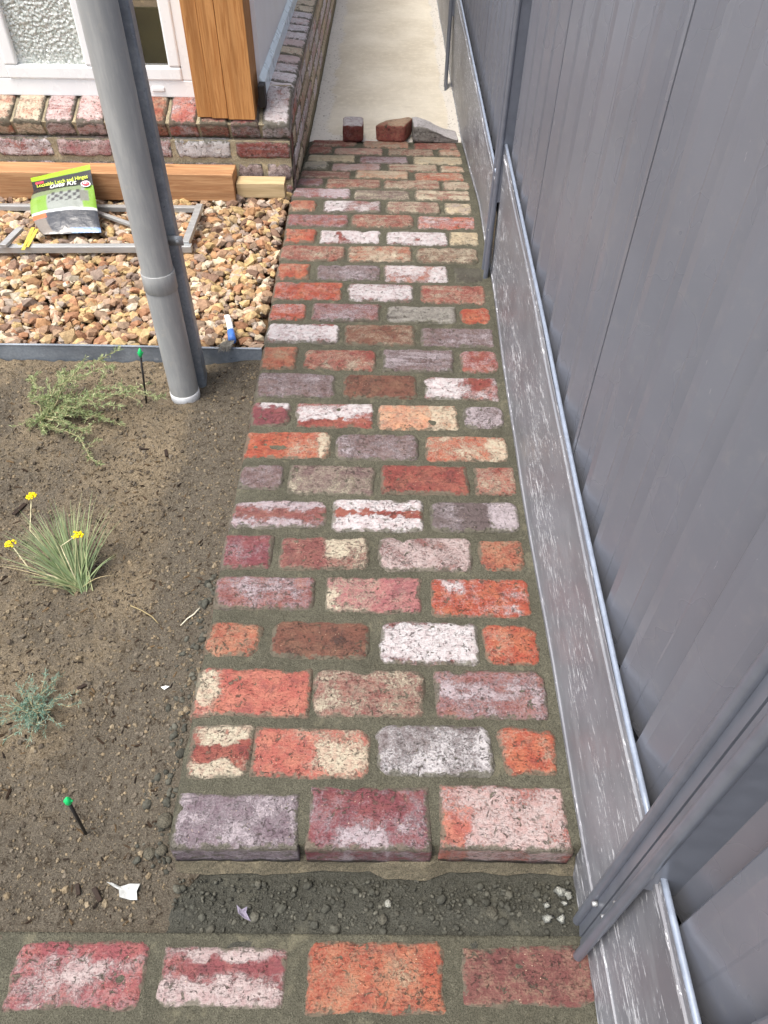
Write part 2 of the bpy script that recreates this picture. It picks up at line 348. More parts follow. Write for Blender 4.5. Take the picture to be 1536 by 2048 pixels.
# ------------------------------------------------------------------ brick builder
seedc = [0]
def blobs(X, Y, L, W, bl, sd_):
    o = np.zeros_like(X); u = X/L*2; v = Y/W*2
    u = u+.26*fbm((X+sd_)*34, Y*34, 71, 5, .75); v = v+.6*fbm((X-sd_)*30, Y*34+sd_, 72, 5, .75)
    for (u0, u1, v0, v1, s_) in bl:
        su = .14; sv = .26
        o = np.where(np.abs(o) > 0, o, 0)+s_*1.0*sst(u0-su, u0+su, u)*sst(u1+su, u1-su, u)*sst(v0-sv, v0+sv, v)*sst(v1+sv, v1-sv, v)
    return o
def brick_geo(L, W, D=.072, col=(.3, .1, .08, 1), patch=(.8, .8, .8, 1), amt=.3, style=0., rnd=.008, wob=.003, res=.0052, M=None, front_sharp=False, dome=.0, bl=()):
    """one brick, local x along L, y along W, top at z=0, bottom at z=-D"""
    seedc[0] += 1; sd_ = seedc[0]*1.618 % 97
    nx = max(6, int(L/res)); ny = max(5, int(W/res))
    x = np.linspace(-L/2, L/2, nx); y = np.linspace(-W/2, W/2, ny); X, Y = np.meshgrid(x, y, indexing='ij')
    qx = np.abs(X)-(L/2-rnd); qy = np.abs(Y)-(W/2-rnd)
    if front_sharp: qy = np.where(Y < 0, np.minimum(qy, -.0), qy)
    d = rnd-(np.hypot(np.maximum(qx, 0), np.maximum(qy, 0))+np.minimum(np.maximum(qx, qy), 0))
    if front_sharp: d = np.where(Y < -W/4, np.maximum(np.minimum(L/2-np.abs(X), W/2-np.abs(Y)), 0)+.002, d)
    dn = d-wob*(.55+1.*fbm((X+sd_)*38, (Y+sd_*2)*38, 3, 4, .6)+.9*np.maximum(0, fbm((X-sd_)*14, Y*14+sd_, 5, 2))*2)
    rs = np.random.default_rng(int(seedc[0]*7+3))
    if not front_sharp:
        for (cx_, cy_) in ((-1, -1), (1, -1), (-1, 1), (1, 1)):
            if rs.random() < .45:
                cut = rs.uniform(.006, .022); ax_ = rs.uniform(.5, 1.4); dd = ((L/2-cx_*X)*ax_+(W/2-cy_*Y)-cut)/math.hypot(ax_, 1)+.003*fbm((X+sd_)*60, Y*60, 91, 3); dn = np.minimum(dn, dd)
        if rs.random() < .35:
            px0 = rs.uniform(-.35, .35)*L; sy_ = rs.choice([-1, 1]); dd = np.hypot((X-px0)/1.8, Y-sy_*W/2)-rs.uniform(.004, .010)+.003*fbm((X+sd_)*60, Y*60, 93, 3); dn = np.minimum(dn, dd)
    Z = -.0062*(1-sst(0, .011, dn))**1.3-.020*(1-sst(-.009, .0005, dn))
    Z += .0016*fbm((X+sd_)*26, (Y-sd_)*34, 8, 4, .6)-dome*(np.abs(Y)/(W/2))**2
    Z -= .006*np.maximum(0, fbm((X+sd_)*20+3, (Y+sd_)*24, 15, 3)-.38)*3
    P = np.stack([X, Y, Z], -1).reshape(-1, 3); Fc = [tuple(f) for f in gridF(nx, ny)]
    E = np.clip(dn/.03, 0, 1).ravel(); PMv = blobs(X, Y, L, W, bl, sd_).ravel()
    idx = lambda i, j: i*ny+j
    ring = [idx(i, 0) for i in range(nx)]+[idx(nx-1, j) for j in range(1, ny)]+[idx(i, ny-1) for i in range(nx-2, -1, -1)]+[idx(0, j) for j in range(ny-2, 0, -1)]
    prev = ring; V = [P]; n0 = len(P); Es = [E]; UV = [P*1.]
    for k, fr in enumerate((.25, .5, .75, 1.)):
        r_ = P[ring].copy(); out = r_[:, :2]/np.array([L/2, W/2]);
        r_[:, 2] = r_[:, 2]*(1-fr)-D*fr
        wv = .0016*fbm(r_[:, 0]*30+sd_, r_[:, 1]*30+r_[:, 2]*60, 4, 3); r_[:, 0] += out[:, 0]*wv; r_[:, 1] += out[:, 1]*wv
        V.append(r_); Es.append(np.full(len(ring), .35 if k < 3 else .1))
        u = r_.copy(); u[:, 1] += u[:, 2]; UV.append(u)
        cur = list(range(n0, n0+len(ring))); n0 += len(ring); m = len(ring)
        Fc += [(prev[i], cur[i], cur[(i+1) % m], prev[(i+1) % m]) for i in range(m)]; prev = cur
    Fc.append(tuple(prev[::-1]))
    V = np.concatenate(V); E = np.concatenate(Es); n = len(V); pm = np.zeros(n); pm[:len(PMv)] = PMv; pm[len(PMv):] = np.resize(PMv[ring], n-len(PMv))
    col = np.array(col)*(1+.10*(random.random()-.5)); par = np.tile([amt, style, (sd_*.0103) % 1, 0], (n, 1)); par[:, 3] = E
    uvb = np.concatenate([np.concatenate(UV), np.ones((n, 1))], 1)
    if M is not None: V = xf(V, M)
    return V, Fc, dict(pm=np.stack([pm, pm, pm, pm*0+1], 1), base=np.tile(col, (n, 1)), patch=np.tile(patch, (n, 1)), par=par, uvb=uvb)
CB = {'O': (186, 78, 48), 'o': (204, 118, 88), 'R': (158, 72, 62), 'M': (148, 84, 78), 'P': (120, 93, 91), 'B': (132, 82, 64), 'N': (178, 92, 66),
      'C': (208, 184, 146), 'G': (96, 92, 80), 'K': (140, 70, 78), 'V': (124, 103, 114), 'S': (196, 98, 82), 'T': (172, 98, 102), 'X': (166, 160, 150), 'D': (84, 78, 78), 'Q': (194, 132, 120), 'Z': (214, 140, 102), 'A': (112, 96, 96)}
CP = {'W': (226, 220, 222), 'C': (214, 202, 172), 'L': (198, 184, 190), 'D': (78, 66, 62), 'c': (204, 178, 140), 'l': (208, 188, 184)}
def desat(c, k=.68, s_=.80):
    c = lin(c, k=k); l_ = .3*c[0]+.6*c[1]+.1*c[2]; return tuple(l_+(x-l_)*s_ for x in c[:3])+(1,)
for d_ in (CB, CP):
    for k in d_: d_[k] = desat(d_[k])
ROWS = [
 [(352,594,1586,1690,'VL.55.1'),(618,857,1571,1692,'KL.32.1'),(884,1134,1571,1692,'Sl.62.2')],
 [(380,501,1449,1553,'RC.55.7'),(506,738,1454,1553,'SC.30.2'),(754,985,1449,1550,'AW.55.1'),(999,1120,1453,1554,'OC.05.0')],
 [(392,618,1335,1429,'SC.22.1'),(626,848,1339,1431,'MC.42.4'),(872,1091,1341,1434,'ML.40.4')],
 [(415,523,1242,1312,'Nc.30.2'),(541,739,1240,1316,'BD.20.1'),(761,958,1241,1327,'MW.90.1'),(969,1077,1248,1328,'OC.10.0')],
 [(433,628,1151,1216,'ML.45.3'),(647,843,1151,1223,'TC.35.3'),(861,1059,1154,1232,'OW.14.4')],
 [(452,542,1069,1133,'KL.12.1'),(557,738,1071,1137,'MC.40.2'),(759,942,1073,1139,'Ml.72.2'),(960,1048,1078,1138,'Nc.30.1')],
 [(467,653,998,1055,'ML.52.9'),(667,845,998,1059,'RW.80.9'),(863,1037,1003,1060,'AL.38.1')],
 [(480,565,927,978,'PL.35.1'),(577,748,928,987,'PC.38.2'),(764,936,929,986,'RD.15.1'),(952,1031,932,986,'RC.35.1')],
 [(491,662,859,916,'OC.28.2'),(673,834,867,917,'PL.35.1'),(852,1016,870,921,'OC.42.3')],
 [(503,579,802,852,'KW.25.3'),(590,747,803,854,'RW.45.8'),(757,916,807,857,'ZC.30.2'),(928,1007,812,854,'PL.70.1')],
 [(515,669,744,792,'PL.40.4'),(687,834,748,795,'BD.15.1'),(848,997,752,798,'RW.50.2')],
 [(525,592,691,735,'Nc.30.4'),(607,752,696,739,'RC.28.1'),(766,908,698,742,'PL.55.8'),(923,997,700,744,'RW.25.3')],
 [(534,678,646,684,'RW.70.2'),(689,830,646,690,'BC.22.3'),(843,988,655,692,'PL.42.4')],
 [(539,611,605,638,'OW.30.2'),(625,760,606,640,'ML.45.4'),(773,911,611,643,'XD.25.6'),(922,982,614,645,'OC.05.1')],
 [(549,684,562,598,'Ol.22.2'),(696,827,566,601,'RW.62.3'),(841,971,568,606,'RC.35.6')],
 [(557,621,525,556,'OC.10.2'),(632,761,527,559,'PL.50.5'),(769,896,528,564,'NW.58.2'),(907,967,532,564,'GD.10.3')],
 [(563,688,490,519,'RC.34.1'),(697,823,491,521,'NC.58.4'),(833,958,495,525,'BC.55.3')],
 [(569,632,457,484,'OC.06.2'),(639,761,458,485,'RW.66.2'),(771,895,461,488,'RW.78.1'),(901,957,463,489,'CC.20.1')],
 [(575,696,427,451,'RL.40.6'),(704,826,428,453,'RC.38.2'),(835,952,431,457,'OW.42.7')],
 [(577,632,400,421,'NC.28.3'),(648,761,401,422,'MW.52.3'),(772,880,403,425,'MC.55.3'),(891,943,405,426,'CL.30.3')],
 [(587,701,374,395,'RL.52.3'),(709,819,379,397,'PC.50.4'),(831,941,379,399,'RC.58.8')],
 [(596,646,356,370,'ML.38.5'),(653,761,357,375,'RC.48.7'),(769,879,360,377,'RC.62.5'),(885,941,362,378,'RC.80.5')],
 [(601,702,342,353,'MC.35.7'),(712,816,341,356,'ZC.66.5'),(828,928,344,360,'OC.50.3')],
 [(608,656,322,336,'XC.60.3'),(663,763,325,340,'Ql.60.3'),(776,875,328,342,'RC.72.7'),(881,931,331,343,'oC.60.3')],
 [(617,709,308,322,'CC.50.2'),(720,816,312,325,'ML.60.3'),(828,925,313,328,'CC.50.2')],
 [(618,663,292,305,'RC.30.3'),(669,765,294,309,'QC.48.3'),(776,867,297,310,'RC.60.3'),(878,920,299,311,'oC.66.3')],
 [(623,714,278,291,'RC.40.4'),(726,818,280,295,'oC.48.3'),(828,915,284,297,'RC.32.4')]]
def parse(c): return CB[c[0]], CP[c[1]], float(c[2:5]), float(c[5:])/1.0
PX0, PX1 = -.377, .374
def lay_brick(parent, P, L, W, code, rot=0, **k):
    b, p, am, st = parse(code)
    V, Fc, at = brick_geo(L, W, .072, b, p, am, min(1, st), **k)
    o = mesh('brick', V, Fc, BRICK, None, True, at)
    o.location = P; o.rotation_euler = (k.get('tilt', 0), 0, rot); child(parent, o); return o
# split the numeric code 'VL.55.1' -> amount .55, style .1
path = thing('brick_path', None, None, (0, 2.1, 0), kind='structure')
MAN = {(0,0): [(.2,.8,-.8,0,-.2)], (0,1): [(-.6,.3,-.9,-.4,.25), (-.9,.9,0,.9,-.12)], (0,2): [(-.5,.9,-.9,.8,.12), (-1,-.65,-1,0,-.4)],
 (1,0): [(-.6,.9,.45,1,.35), (-.7,.7,-1,-.45,.35), (-1,1,-.25,.3,-.4)], (1,1): [(.1,.9,-.7,.3,.2), (.5,1,.5,1,.2), (-1,-.1,-1,1,-.15)], (1,2): [(-.1,1,-1,.9,.12)],
 (2,0): [(-1,-.62,-.5,.8,.42), (-.5,1,-1,1,-.25)], (2,2): [(-.9,1,-.15,.25,.15)], (3,2): [(-.85,1,-.7,.65,.4), (-1,1,.8,1,-.4), (-1,.5,-1,-.85,-.4)], (4,1): [(-1,-.75,-1,.2,.35), (.1,1,-1,1,-.1)],
 (4,2): [(-.8,-.3,.3,.8,.25), (.5,.75,-.8,-.4,.35)], (5,1): [(.1,.5,-.3,.9,.35), (.4,1,.2,.9,.2), (-1,0,-1,1,-.15)], (6,0): [(-.8,1,.35,.9,.25), (-.9,.6,-.9,-.5,.25), (-1,1,-.3,.2,-.3)],
 (6,1): [(-1,1,.3,1,.4), (-1,1,-1,-.25,.4), (-1,1,-.1,.15,-.7)], (6,2): [(.3,1,-.9,.9,.25), (-.3,.2,-1,1,-.3)], (8,0): [(.7,1,-.8,.8,.35), (-1,0,-1,1,-.1)], (8,2): [(.5,1,-.8,.6,.3)],
 (9,0): [(-.5,.8,.5,1,.5), (-1,1,-1,.3,-.25)], (9,1): [(-1,.4,-.3,.3,.35), (.2,1,.1,.8,.35), (-1,1,-1,-.5,-.5)], (9,2): [(.2,1,-1,1,.2)], (10,2): [(-1,0,-.9,.6,.35), (.2,.8,0,.7,-.3)],
 (12,0): [(-1,-.3,-.6,1,.35), (-.2,1,-.6,.6,.4), (.3,1,.8,1,-.5)], (14,1): [(-.9,1,-.6,.5,.2)], (15,2): [(.5,1,-1,.6,.4), (-1,.3,-.2,.8,.15)], (17,1): [(-.9,-.45,-.7,.8,.4), (-.15,1,-.5,.8,.35), (-.42,-.2,-.6,.6,-.35)],
 (17,2): [(-.9,1,-.6,.9,.35), (-.1,.15,-.5,.1,-.6), (.3,.5,.3,.8,-.5)], (19,1): [(-.95,-.3,-.8,.8,.4)], (20,0): [(0,1,-.8,.8,.3)], (20,2): [(-.9,0,.3,.7,.3), (-.9,-.2,-.9,-.4,.35), (.3,1,-.8,-.3,.3), (.3,1,.2,.8,.3)]}
LENS = []
for ri, row in enumerate(ROWS):
    yc = np.mean([(r[2]+r[3])/2 for r in row])
    for bi, (xl, xr, yt, yb, code) in enumerate(row):
        cy = (yt+yb)/2
        A = onpath(xl, cy); B = onpath(xr, cy); T = onpath((xl+xr)/2, yt); Bo = onpath((xl+xr)/2, yb)
        x0, x1 = A[0], B[0]
        if bi == 0 and ri < 21: x0 = max(x0, PX0-.004) if x0 > PX0+.01 else PX0
        L = x1-x0+.009; Wd = T[1]-Bo[1]+.009; Wd = min(.121, max(Wd, .102)); yc_ = (T[1]+Bo[1])/2
        rnd = random.choice([.006, .010, .014, .020, .028]) if ri else .005
        wob = random.choice([.0015, .003, .0045, .006]) if ri else .002
        if code in ('BD.20.1', 'BD.15.1', 'NC.28.3'): rnd, wob = .03, .004
        if code[:1] in 'ZSC': rnd, wob = .003, .001
        z = float(pz(yc_)); sl = math.atan2(float(pz(yc_+.05)-pz(yc_-.05)), .1)
        b, p, am, st = CB[code[0]], CP[code[1]], float(code[2:5]), float(code[5:])
        k_ = dict(front_sharp=True) if ri == 0 else {}
        V, Fc, at = brick_geo(L, Wd, .072, b, p, am, st, rnd, wob, .0046 if ri < 14 else .0065, dome=.0015, bl=MAN.get((ri, bi), ()), **k_)
        o = mesh('brick', V, Fc, BRICK, None, True, at)
        dz = random.uniform(-.0012, .0026) - (.004 if code[0] == 'G' else 0)
        o.location = ((x0+x1)/2, yc_, z+dz); o.rotation_euler = (sl+random.uniform(-.014, .014), random.uniform(-.009, .009), random.uniform(-.018, .018)); child(path, o)
# mortar bed of the raised path
def bed(name, xa, xb, ya, yb, zf, mat, parent, res=.006, amp=.0022, left=None, skirt=.12, lumps=0.):
    nx = int((xb-xa)/res); ny = int((yb-ya)/res); x = np.linspace(0, 1, nx); y = np.linspace(ya, yb, ny); U, Y = np.meshgrid(x, y, indexing='ij')
    X = xa+U*(xb-xa)
    if left is not None: X = left(Y)+U*(xb-left(Y))
    Z = zf(X, Y)+amp*fbm(X*28, Y*28, 21, 5, .62)+lumps*np.maximum(0, fbm(X*42, Y*42, 31, 3)-.25)
    fy = np.minimum(1, np.minimum(U*(nx-1), (nx-1)*(1-U))/1.5)
    P = np.stack([X, Y, Z], -1).reshape(-1, 3); Fc = gridF(nx, ny).tolist(); n0 = nx*ny
    idx = lambda i, j: i*ny+j
    ring = [idx(i, 0) for i in range(nx)]+[idx(nx-1, j) for j in range(1, ny)]+[idx(i, ny-1) for i in range(nx-2, -1, -1)]+[idx(0, j) for j in range(ny-2, 0, -1)]
    b_ = P[ring].copy(); b_[:, 2] -= skirt; P = np.concatenate([P, b_]); m = len(ring)
    Fc += [(ring[i], n0+i, n0+(i+1) % m, ring[(i+1) % m]) for i in range(m)]
    o = mesh(name, P, Fc, mat, None, True); child(parent, o); return o
bed('mortar_bed', PX0, PX1+.012, .471, 3.87, lambda X, Y: pz(Y)-.0072-.006*sst(.012, .0, X-PX0)+.006*sst(.34, .372, X), MORTAR, path,
    left=lambda Y: PX0+.004*fbm(Y*22, Y*0+3, 9, 3), skirt=.09, amp=.0032, lumps=.004)
# ragged mortar ledge below the step
nx, ny = 170, 26; U, Vv = np.meshgrid(np.linspace(0, 1, nx), np.linspace(0, 1, ny), indexing='ij'); X = -.375+.745*U
fr = .452-.012*fbm(X*9, X*0, 4, 4, .6)-.012*sst(-.02, .03, X)*sst(.14, .08, X)
Y = fr+(.60-fr)*Vv; Z = -.066-.0035*fbm(X*50, Y*50, 5, 4)-.04*(1-sst(0, .12, Vv))
P = np.stack([X, Y, Z], -1).reshape(-1, 3)
child(path, mesh('mortar_ledge', P, gridF(nx, ny), mat_mortar('set_mortar', lin(122, 115, 98), .8), None, True))
# lower path
low = thing('brick_path', None, None, (0, .1, -.1), kind='structure')
ZL = -.098
LM = {312: [(-.5,.6,.62,.95,.45), (-1,1,-.9,-.15,.2), (-1,1,.0,.5,-.3)], 15: [(-.7,.8,-.4,.5,.12), (-1,1,.7,1,-.3)], 607: [(.1,.5,-.3,.6,.12)]}
LOW = [(15, 292, 1880, 2030, (170, 84, 90), 'l', .40, .3), (312, 575, 1889, 2023, (156, 80, 84), 'l', .58, .8), (607, 894, 1875, 2036, (182, 82, 54), 'c', .16, .2), (917, 1197, 1882, 2017, (136, 78, 74), 'c', .10, .2)]
for (xl, xr, yt, yb, cc, pp, am, st) in LOW:
    A = atZ(xl, (yt+yb)/2, ZL); B = atZ(xr, (yt+yb)/2, ZL); T = atZ(700, yt, ZL); Bo = atZ(700, yb, ZL)
    for q in (0, 1):
        V, Fc, at = brick_geo(B[0]-A[0]+.003, T[1]-Bo[1]+.003, .072, desat(cc), CP[pp], am, st, .01 if q else .007, .004, .004, bl=LM.get(xl, ()))
        o = mesh('brick', V, Fc, BRICK, None, True, at); o.location = ((A[0]+B[0])/2-(.06*q), (T[1]+Bo[1])/2-q*.135, ZL); child(low, o)
        o.rotation_euler = (0, 0, random.uniform(-.01, .01))
bed('mortar_bed', -1.2, .385, -.2, .347, lambda X, Y: ZL-.0045+0*X+.004*sst(.338, .345, Y), MORTAR, low, res=.006, skirt=.12, amp=.003)
# ------------------------------------------------------------------ trench between the two paths
nx, ny = 260, 70; X, Y = np.meshgrid(np.linspace(-.46, .40, nx), np.linspace(.325, .56, ny), indexing='ij')
Z = -.108-.010*sst(-.35, -.40, X)+.004*fbm(X*16, Y*16, 41, 5, .6)+.010*np.maximum(0, fbm(X*40, Y*40, 45, 3)-.25)-.004*sst(.38, .42, Y)+.004*sst(.36, .33, Y)
P = np.stack([X, Y, Z], -1).reshape(-1, 3)
tr = mesh('trench_floor', P, gridF(nx, ny), TRENCH, None, True); tag(tr, kind='structure')
# ------------------------------------------------------------------ garden bed
def soilz(X, Y):
    z = -.045-.05*sst(1.0, .35, Y)
    z = z+.022*fbm(X*2.3, Y*2.3, 51, 4)+.009*fbm(X*16, Y*16, 52, 5, .62)+.006*fbm(X*48, Y*48, 58, 3, .6)
    near = sst(-.56, -.39, X)
    z = z*(1-near)+near*(-.030-.082*sst(.62, .42, Y)+.0035*fbm(X*18, Y*18, 55, 4))
    return z
nx, ny = 330, 330; U, Vv = np.meshgrid(np.linspace(0, 1, nx)**.75, np.linspace(0, 1, ny), indexing='ij')
Y = .335+Vv*(1.975-.335); XR = np.where(Y < .465, -.345+.03*fbm(Y*20, Y*0, 7, 2), -.365); X = -2.9+U*(2.9+XR)
Z = soilz(X, Y)
P = np.stack([X, Y, Z], -1).reshape(-1, 3)
damp = np.clip(sst(-.62, -.42, X)*.9+sst(.75, .45, Y)*.5+.5*fbm(X*3, Y*3, 61, 3)+.15, 0, 1).ravel()
mesh_s = mesh('garden_bed', P, gridF(nx, ny), SOIL, None, True, dict(damp=np.stack([damp]*3+[damp*0+1], 1))); tag(mesh_s, kind='structure')
def soil_at(x, y, it=30):
    z = -.05
    for i in range(it):
        p = atZ(x, y, z); z = .5*z+.5*float(soilz(np.array([p[0]]), np.array([p[1]]))[0])
    return p
# ------------------------------------------------------------------ stones and crumbs
phi = (1+5**.5)/2
ICO = np.array([(-1, phi, 0), (1, phi, 0), (-1, -phi, 0), (1, -phi, 0), (0, -1, phi), (0, 1, phi), (0, -1, -phi), (0, 1, -phi), (phi, 0, -1), (phi, 0, 1), (-phi, 0, -1), (-phi, 0, 1)])/math.hypot(1, phi)
ICF = np.array([(0, 11, 5), (0, 5, 1), (0, 1, 7), (0, 7, 10), (0, 10, 11), (1, 5, 9), (5, 11, 4), (11, 10, 2), (10, 7, 6), (7, 1, 8), (3, 9, 4), (3, 4, 2), (3, 2, 6), (3, 6, 8), (3, 8, 9), (4, 9, 5), (2, 4, 11), (6, 2, 10), (8, 6, 7), (9, 8, 1)])
def rotm(n):
    q = rng.normal(size=(n, 4)); q /= np.linalg.norm(q, axis=1)[:, None]; a_, b_, c_, d_ = q.T
    return np.stack([1-2*(c_*c_+d_*d_), 2*(b_*c_-a_*d_), 2*(b_*d_+a_*c_), 2*(b_*c_+a_*d_), 1-2*(b_*b_+d_*d_), 2*(c_*d_-a_*b_), 2*(b_*d_-a_*c_), 2*(c_*d_+a_*b_), 1-2*(b_*b_+c_*c_)], 1).reshape(n, 3, 3)
def scatter(name, pos, size, cols, mat, jit=.28, flat=(.85, .6), tiltm=.35, boxy=True, smooth=False):
    n = len(pos); P = np.tile(ICO, (n, 1, 1))
    if boxy:
        P = np.sign(P)*np.abs(P)**.62*1.0
    P = P*(1+jit*rng.uniform(-1, 1, (n, 12, 3)))
    sc = np.stack([np.ones(n), rng.uniform(flat[0]*.65, flat[0]*1.1, n), rng.uniform(flat[1]*.6, flat[1]*1.1, n)], 1)*size[:, None]
    P = P*sc[:, None, :]
    # mostly lying flat with some tilt
    az = rng.uniform(0, 2*PI, n); tx = rng.normal(0, tiltm, n); ty = rng.normal(0, tiltm, n)
    ca, sa = np.cos(az), np.sin(az); z0 = np.zeros(n); o1 = np.ones(n)
    Rz = np.stack([ca, -sa, z0, sa, ca, z0, z0, z0, o1], 1).reshape(n, 3, 3)
    Rx = np.stack([o1, z0, z0, z0, np.cos(tx), -np.sin(tx), z0, np.sin(tx), np.cos(tx)], 1).reshape(n, 3, 3)
    Ry = np.stack([np.cos(ty), z0, np.sin(ty), z0, o1, z0, -np.sin(ty), z0, np.cos(ty)], 1).reshape(n, 3, 3)
    Rm = Rz@Rx@Ry
    P = np.einsum('nij,nkj->nki', Rm, P)+pos[:, None, :]
    Fc = (ICF[None]+12*np.arange(n)[:, None, None]).reshape(-1, 3)
    C = np.repeat(np.concatenate([cols, np.ones((n, 1))], 1), 12, 0)
    return mesh(name, P.reshape(-1, 3), Fc, mat, None, smooth, dict(col=C))
def pick(pal, n, k=1., var=.12):
    A = np.array([lin(p, k=k)[:3] for p in pal]); c = A[rng.integers(0, len(A), n)]; return np.clip(c*(1+var*rng.normal(size=(n, 1))), .01, .9)
GP = [(196, 168, 128), (208, 178, 132), (184, 142, 104), (180, 146, 118), (188, 158, 130), (200, 172, 148), (150, 128, 108), (214, 196, 164), (172, 128, 98), (206, 178, 128), (160, 140, 126), (192, 176, 160), (180, 146, 108), (140, 112, 94), (222, 208, 184)]
def gz(Y): return np.interp(Y, [1.9, 2.1, 3.1], [-.005, .005, .03])
def gravel_pos(n, xa, xb, dz):
    x = rng.uniform(xa, xb, n); y = rng.uniform(2.0, 3.10, n); return np.stack([x, y, gz(y)+dz+rng.uniform(-.008, .006, n)], 1)
pg = np.concatenate([gravel_pos(2600, -1.75, -.40, -.024), gravel_pos(3300, -1.75, -.395, -.006), gravel_pos(1500, -2.9, -1.75, -.01)])
size = np.concatenate([rng.uniform(.012, .021, 2600), np.clip(rng.lognormal(math.log(.0180), .28, 3300), .009, .030), rng.uniform(.013, .024, 1500)])
pg[:, 0] = np.minimum(pg[:, 0], -.380-size*.7); pg[:, 1] = np.clip(pg[:, 1], 1.995+size*.8, 9)
gr = scatter('gravel', pg, size, pick(GP, len(pg), .66, .12), STONE); tag(gr, kind='stuff')
g = MB(); g.box(-2.9, -.388, 1.99, 3.12, -.2, -.028)
tag(g.build('gravel_base', mat_mortar('gravel_fines', lin(120, 96, 70), .7)), kind='structure')
# soil crumbs, mulch
n = 20000; x = rng.uniform(-1.35, -.385, n); y = rng.uniform(.36, 1.95, n)
ps = np.stack([x, y, soilz(x, y)+.001], 1)
cr = scatter('soil_crumbs', ps, np.clip(rng.lognormal(math.log(.0019), .5, n), .0009, .0075), pick([(134, 120, 98), (108, 100, 88), (132, 120, 100), (88, 80, 70), (112, 104, 92)], n, .85), CRUMB, .2, (.9, .8), .5, True)
tag(cr, kind='stuff')
n = 1500; x = rng.uniform(-1.35, -.42, n); y = rng.uniform(.36, 1.95, n); m_ = fbm(x*3, y*3, 77, 3) > -.15; x, y = x[m_], y[m_]
ps = np.stack([x, y, soilz(x, y)+.001], 1)
mu = scatter('mulch_flecks', ps, np.clip(rng.lognormal(math.log(.006), .4, len(x)), .003, .014), pick([(52, 42, 34), (70, 58, 46), (40, 34, 30), (96, 80, 60)], len(x), .9), CRUMB, .25, (.28, .18), .25, True)
tag(mu, kind='stuff')
# damp clods against the path edge and in the trench
n = 950; x = rng.uniform(-.37, .36, n); y = rng.uniform(.352, .44, n); sz = np.clip(rng.lognormal(math.log(.0022), .6, n), .0010, .010)
n2 = 150; x2 = -.385-np.abs(rng.normal(0, .03, n2)); y2 = rng.uniform(.45, 1.1, n2); s2 = np.clip(rng.lognormal(math.log(.0045), .5, n2), .002, .014)
pc_ = np.concatenate([np.stack([x, y, -.107+sz*.1], 1), np.stack([x2, y2, soilz(x2, y2)+s2*.05], 1)])
cl = scatter('mortar_clods', pc_, np.concatenate([sz, s2]), pick([(78, 78, 71), (70, 70, 64), (86, 85, 77)], n+n2, 1), mat_attr('damp_clod', .95, .004, 160, .1, .25), .22, (.95, .8), .6, True, True)
tag(cl, kind='stuff')
# ------------------------------------------------------------------ concrete path
nx, ny = 90, 420; U, Vv = np.meshgrid(np.linspace(0, 1, nx), np.linspace(0, 1, ny), indexing='ij')
X = -.375+U*.765; Y = 3.845+(Vv**1.4)*8.2
ed = np.clip(sst(-.20, -.36, X+.03*fbm(Y*6, X*6, 3, 3))+sst(.29, .36, X+.02*fbm(Y*6, X*6, 5, 3))+sst(4.02, 3.88, Y+.05*fbm(X*9, Y*9, 6, 3))*.8, 0, 1)
Z = pz(Y)-.006+.003*fbm(X*4, Y*4, 81, 4)+ed*(.008*fbm(X*30, Y*30, 82, 4, .6)-.004)+.02*sst(.33, .375, X)
Z = Z-.02*sst(3.88, 3.85, Y)
ea = ed.ravel(); tag(mesh('concrete_path', np.stack([X, Y, Z], -1).reshape(-1, 3), gridF(nx, ny), CONC, None, True, dict(edge=np.stack([ea, ea, ea, ea*0+1], 1))), kind='structure')
# ------------------------------------------------------------------ house
house = thing('house', 'house with a low recycled brick wall, white window and oiled timber corner trim', 'house', (-1.2, 3.6, 0))
HX = -.375; HY = 3.10
wb = MB()
def Mx(loc, ex, ey, ez):
    return Matrix([[ex[0], ey[0], ez[0], loc[0]], [ex[1], ey[1], ez[1], loc[1]], [ex[2], ey[2], ez[2], loc[2]], [0, 0, 0, 1]])
WC = ['R', 'R', 'N', 'M', 'O', 'Q', 'R', 'T', 'S', 'B']; WP = ['W', 'l', 'C', 'C', 'W']
def br(c, k=1.45): return tuple(min(.9, x*k) for x in c[:3])+(1,)
def wcode(): return br(CB[random.choice(WC)]), br(CP[random.choice(WP)]), random.choice([.5, .6, .7, .8, .9]), random.choice([.1, .3, .6])
def wall_brick(M, L, W, D, over=None, res=.009, mb=wb, rnd=None):
    b, p, am, st = over if over else wcode()
    V, Fc, at = brick_geo(L, W, D, b, p, am, st, rnd if rnd is not None else random.choice([.004, .008, .014]), random.choice([.0015, .003]), res, M); mb.add(V, Fc, **at)
# front face: normal -Y ; local x = +X, local y = +Z, z = -Y
for c in range(4):
    z = .187-c*.086
    if c % 2 == 0: xs = [(HX-.115-.24*k, .23) for k in range(11)]
    else: xs = [(HX-.055, .11)]+[(HX-.11-.01-.055, .11)]+[(HX-.24-.115-.24*k, .23) for k in range(10)]
    for k, (xc, L) in enumerate(xs):
        ov = None
        if c == 0 and k == 0: ov = (CB['R'], CP['W'], .22, 1.)
        if c == 0 and k == 1: ov = (lin(222, 220, 218, k=.8), CP['W'], .8, .1)
        if c == 0 and k == 3: ov = (br(CB['T']), br(CP['l']), .6, .2)
        if c == 1: ov = (br(CB['P']), br(CP['l']), .55, .2)
        wall_brick(Mx((xc, HY, z), (1, 0, 0), (0, 0, 1), (0, -1, 0)), L, .076, .10, ov, .007)
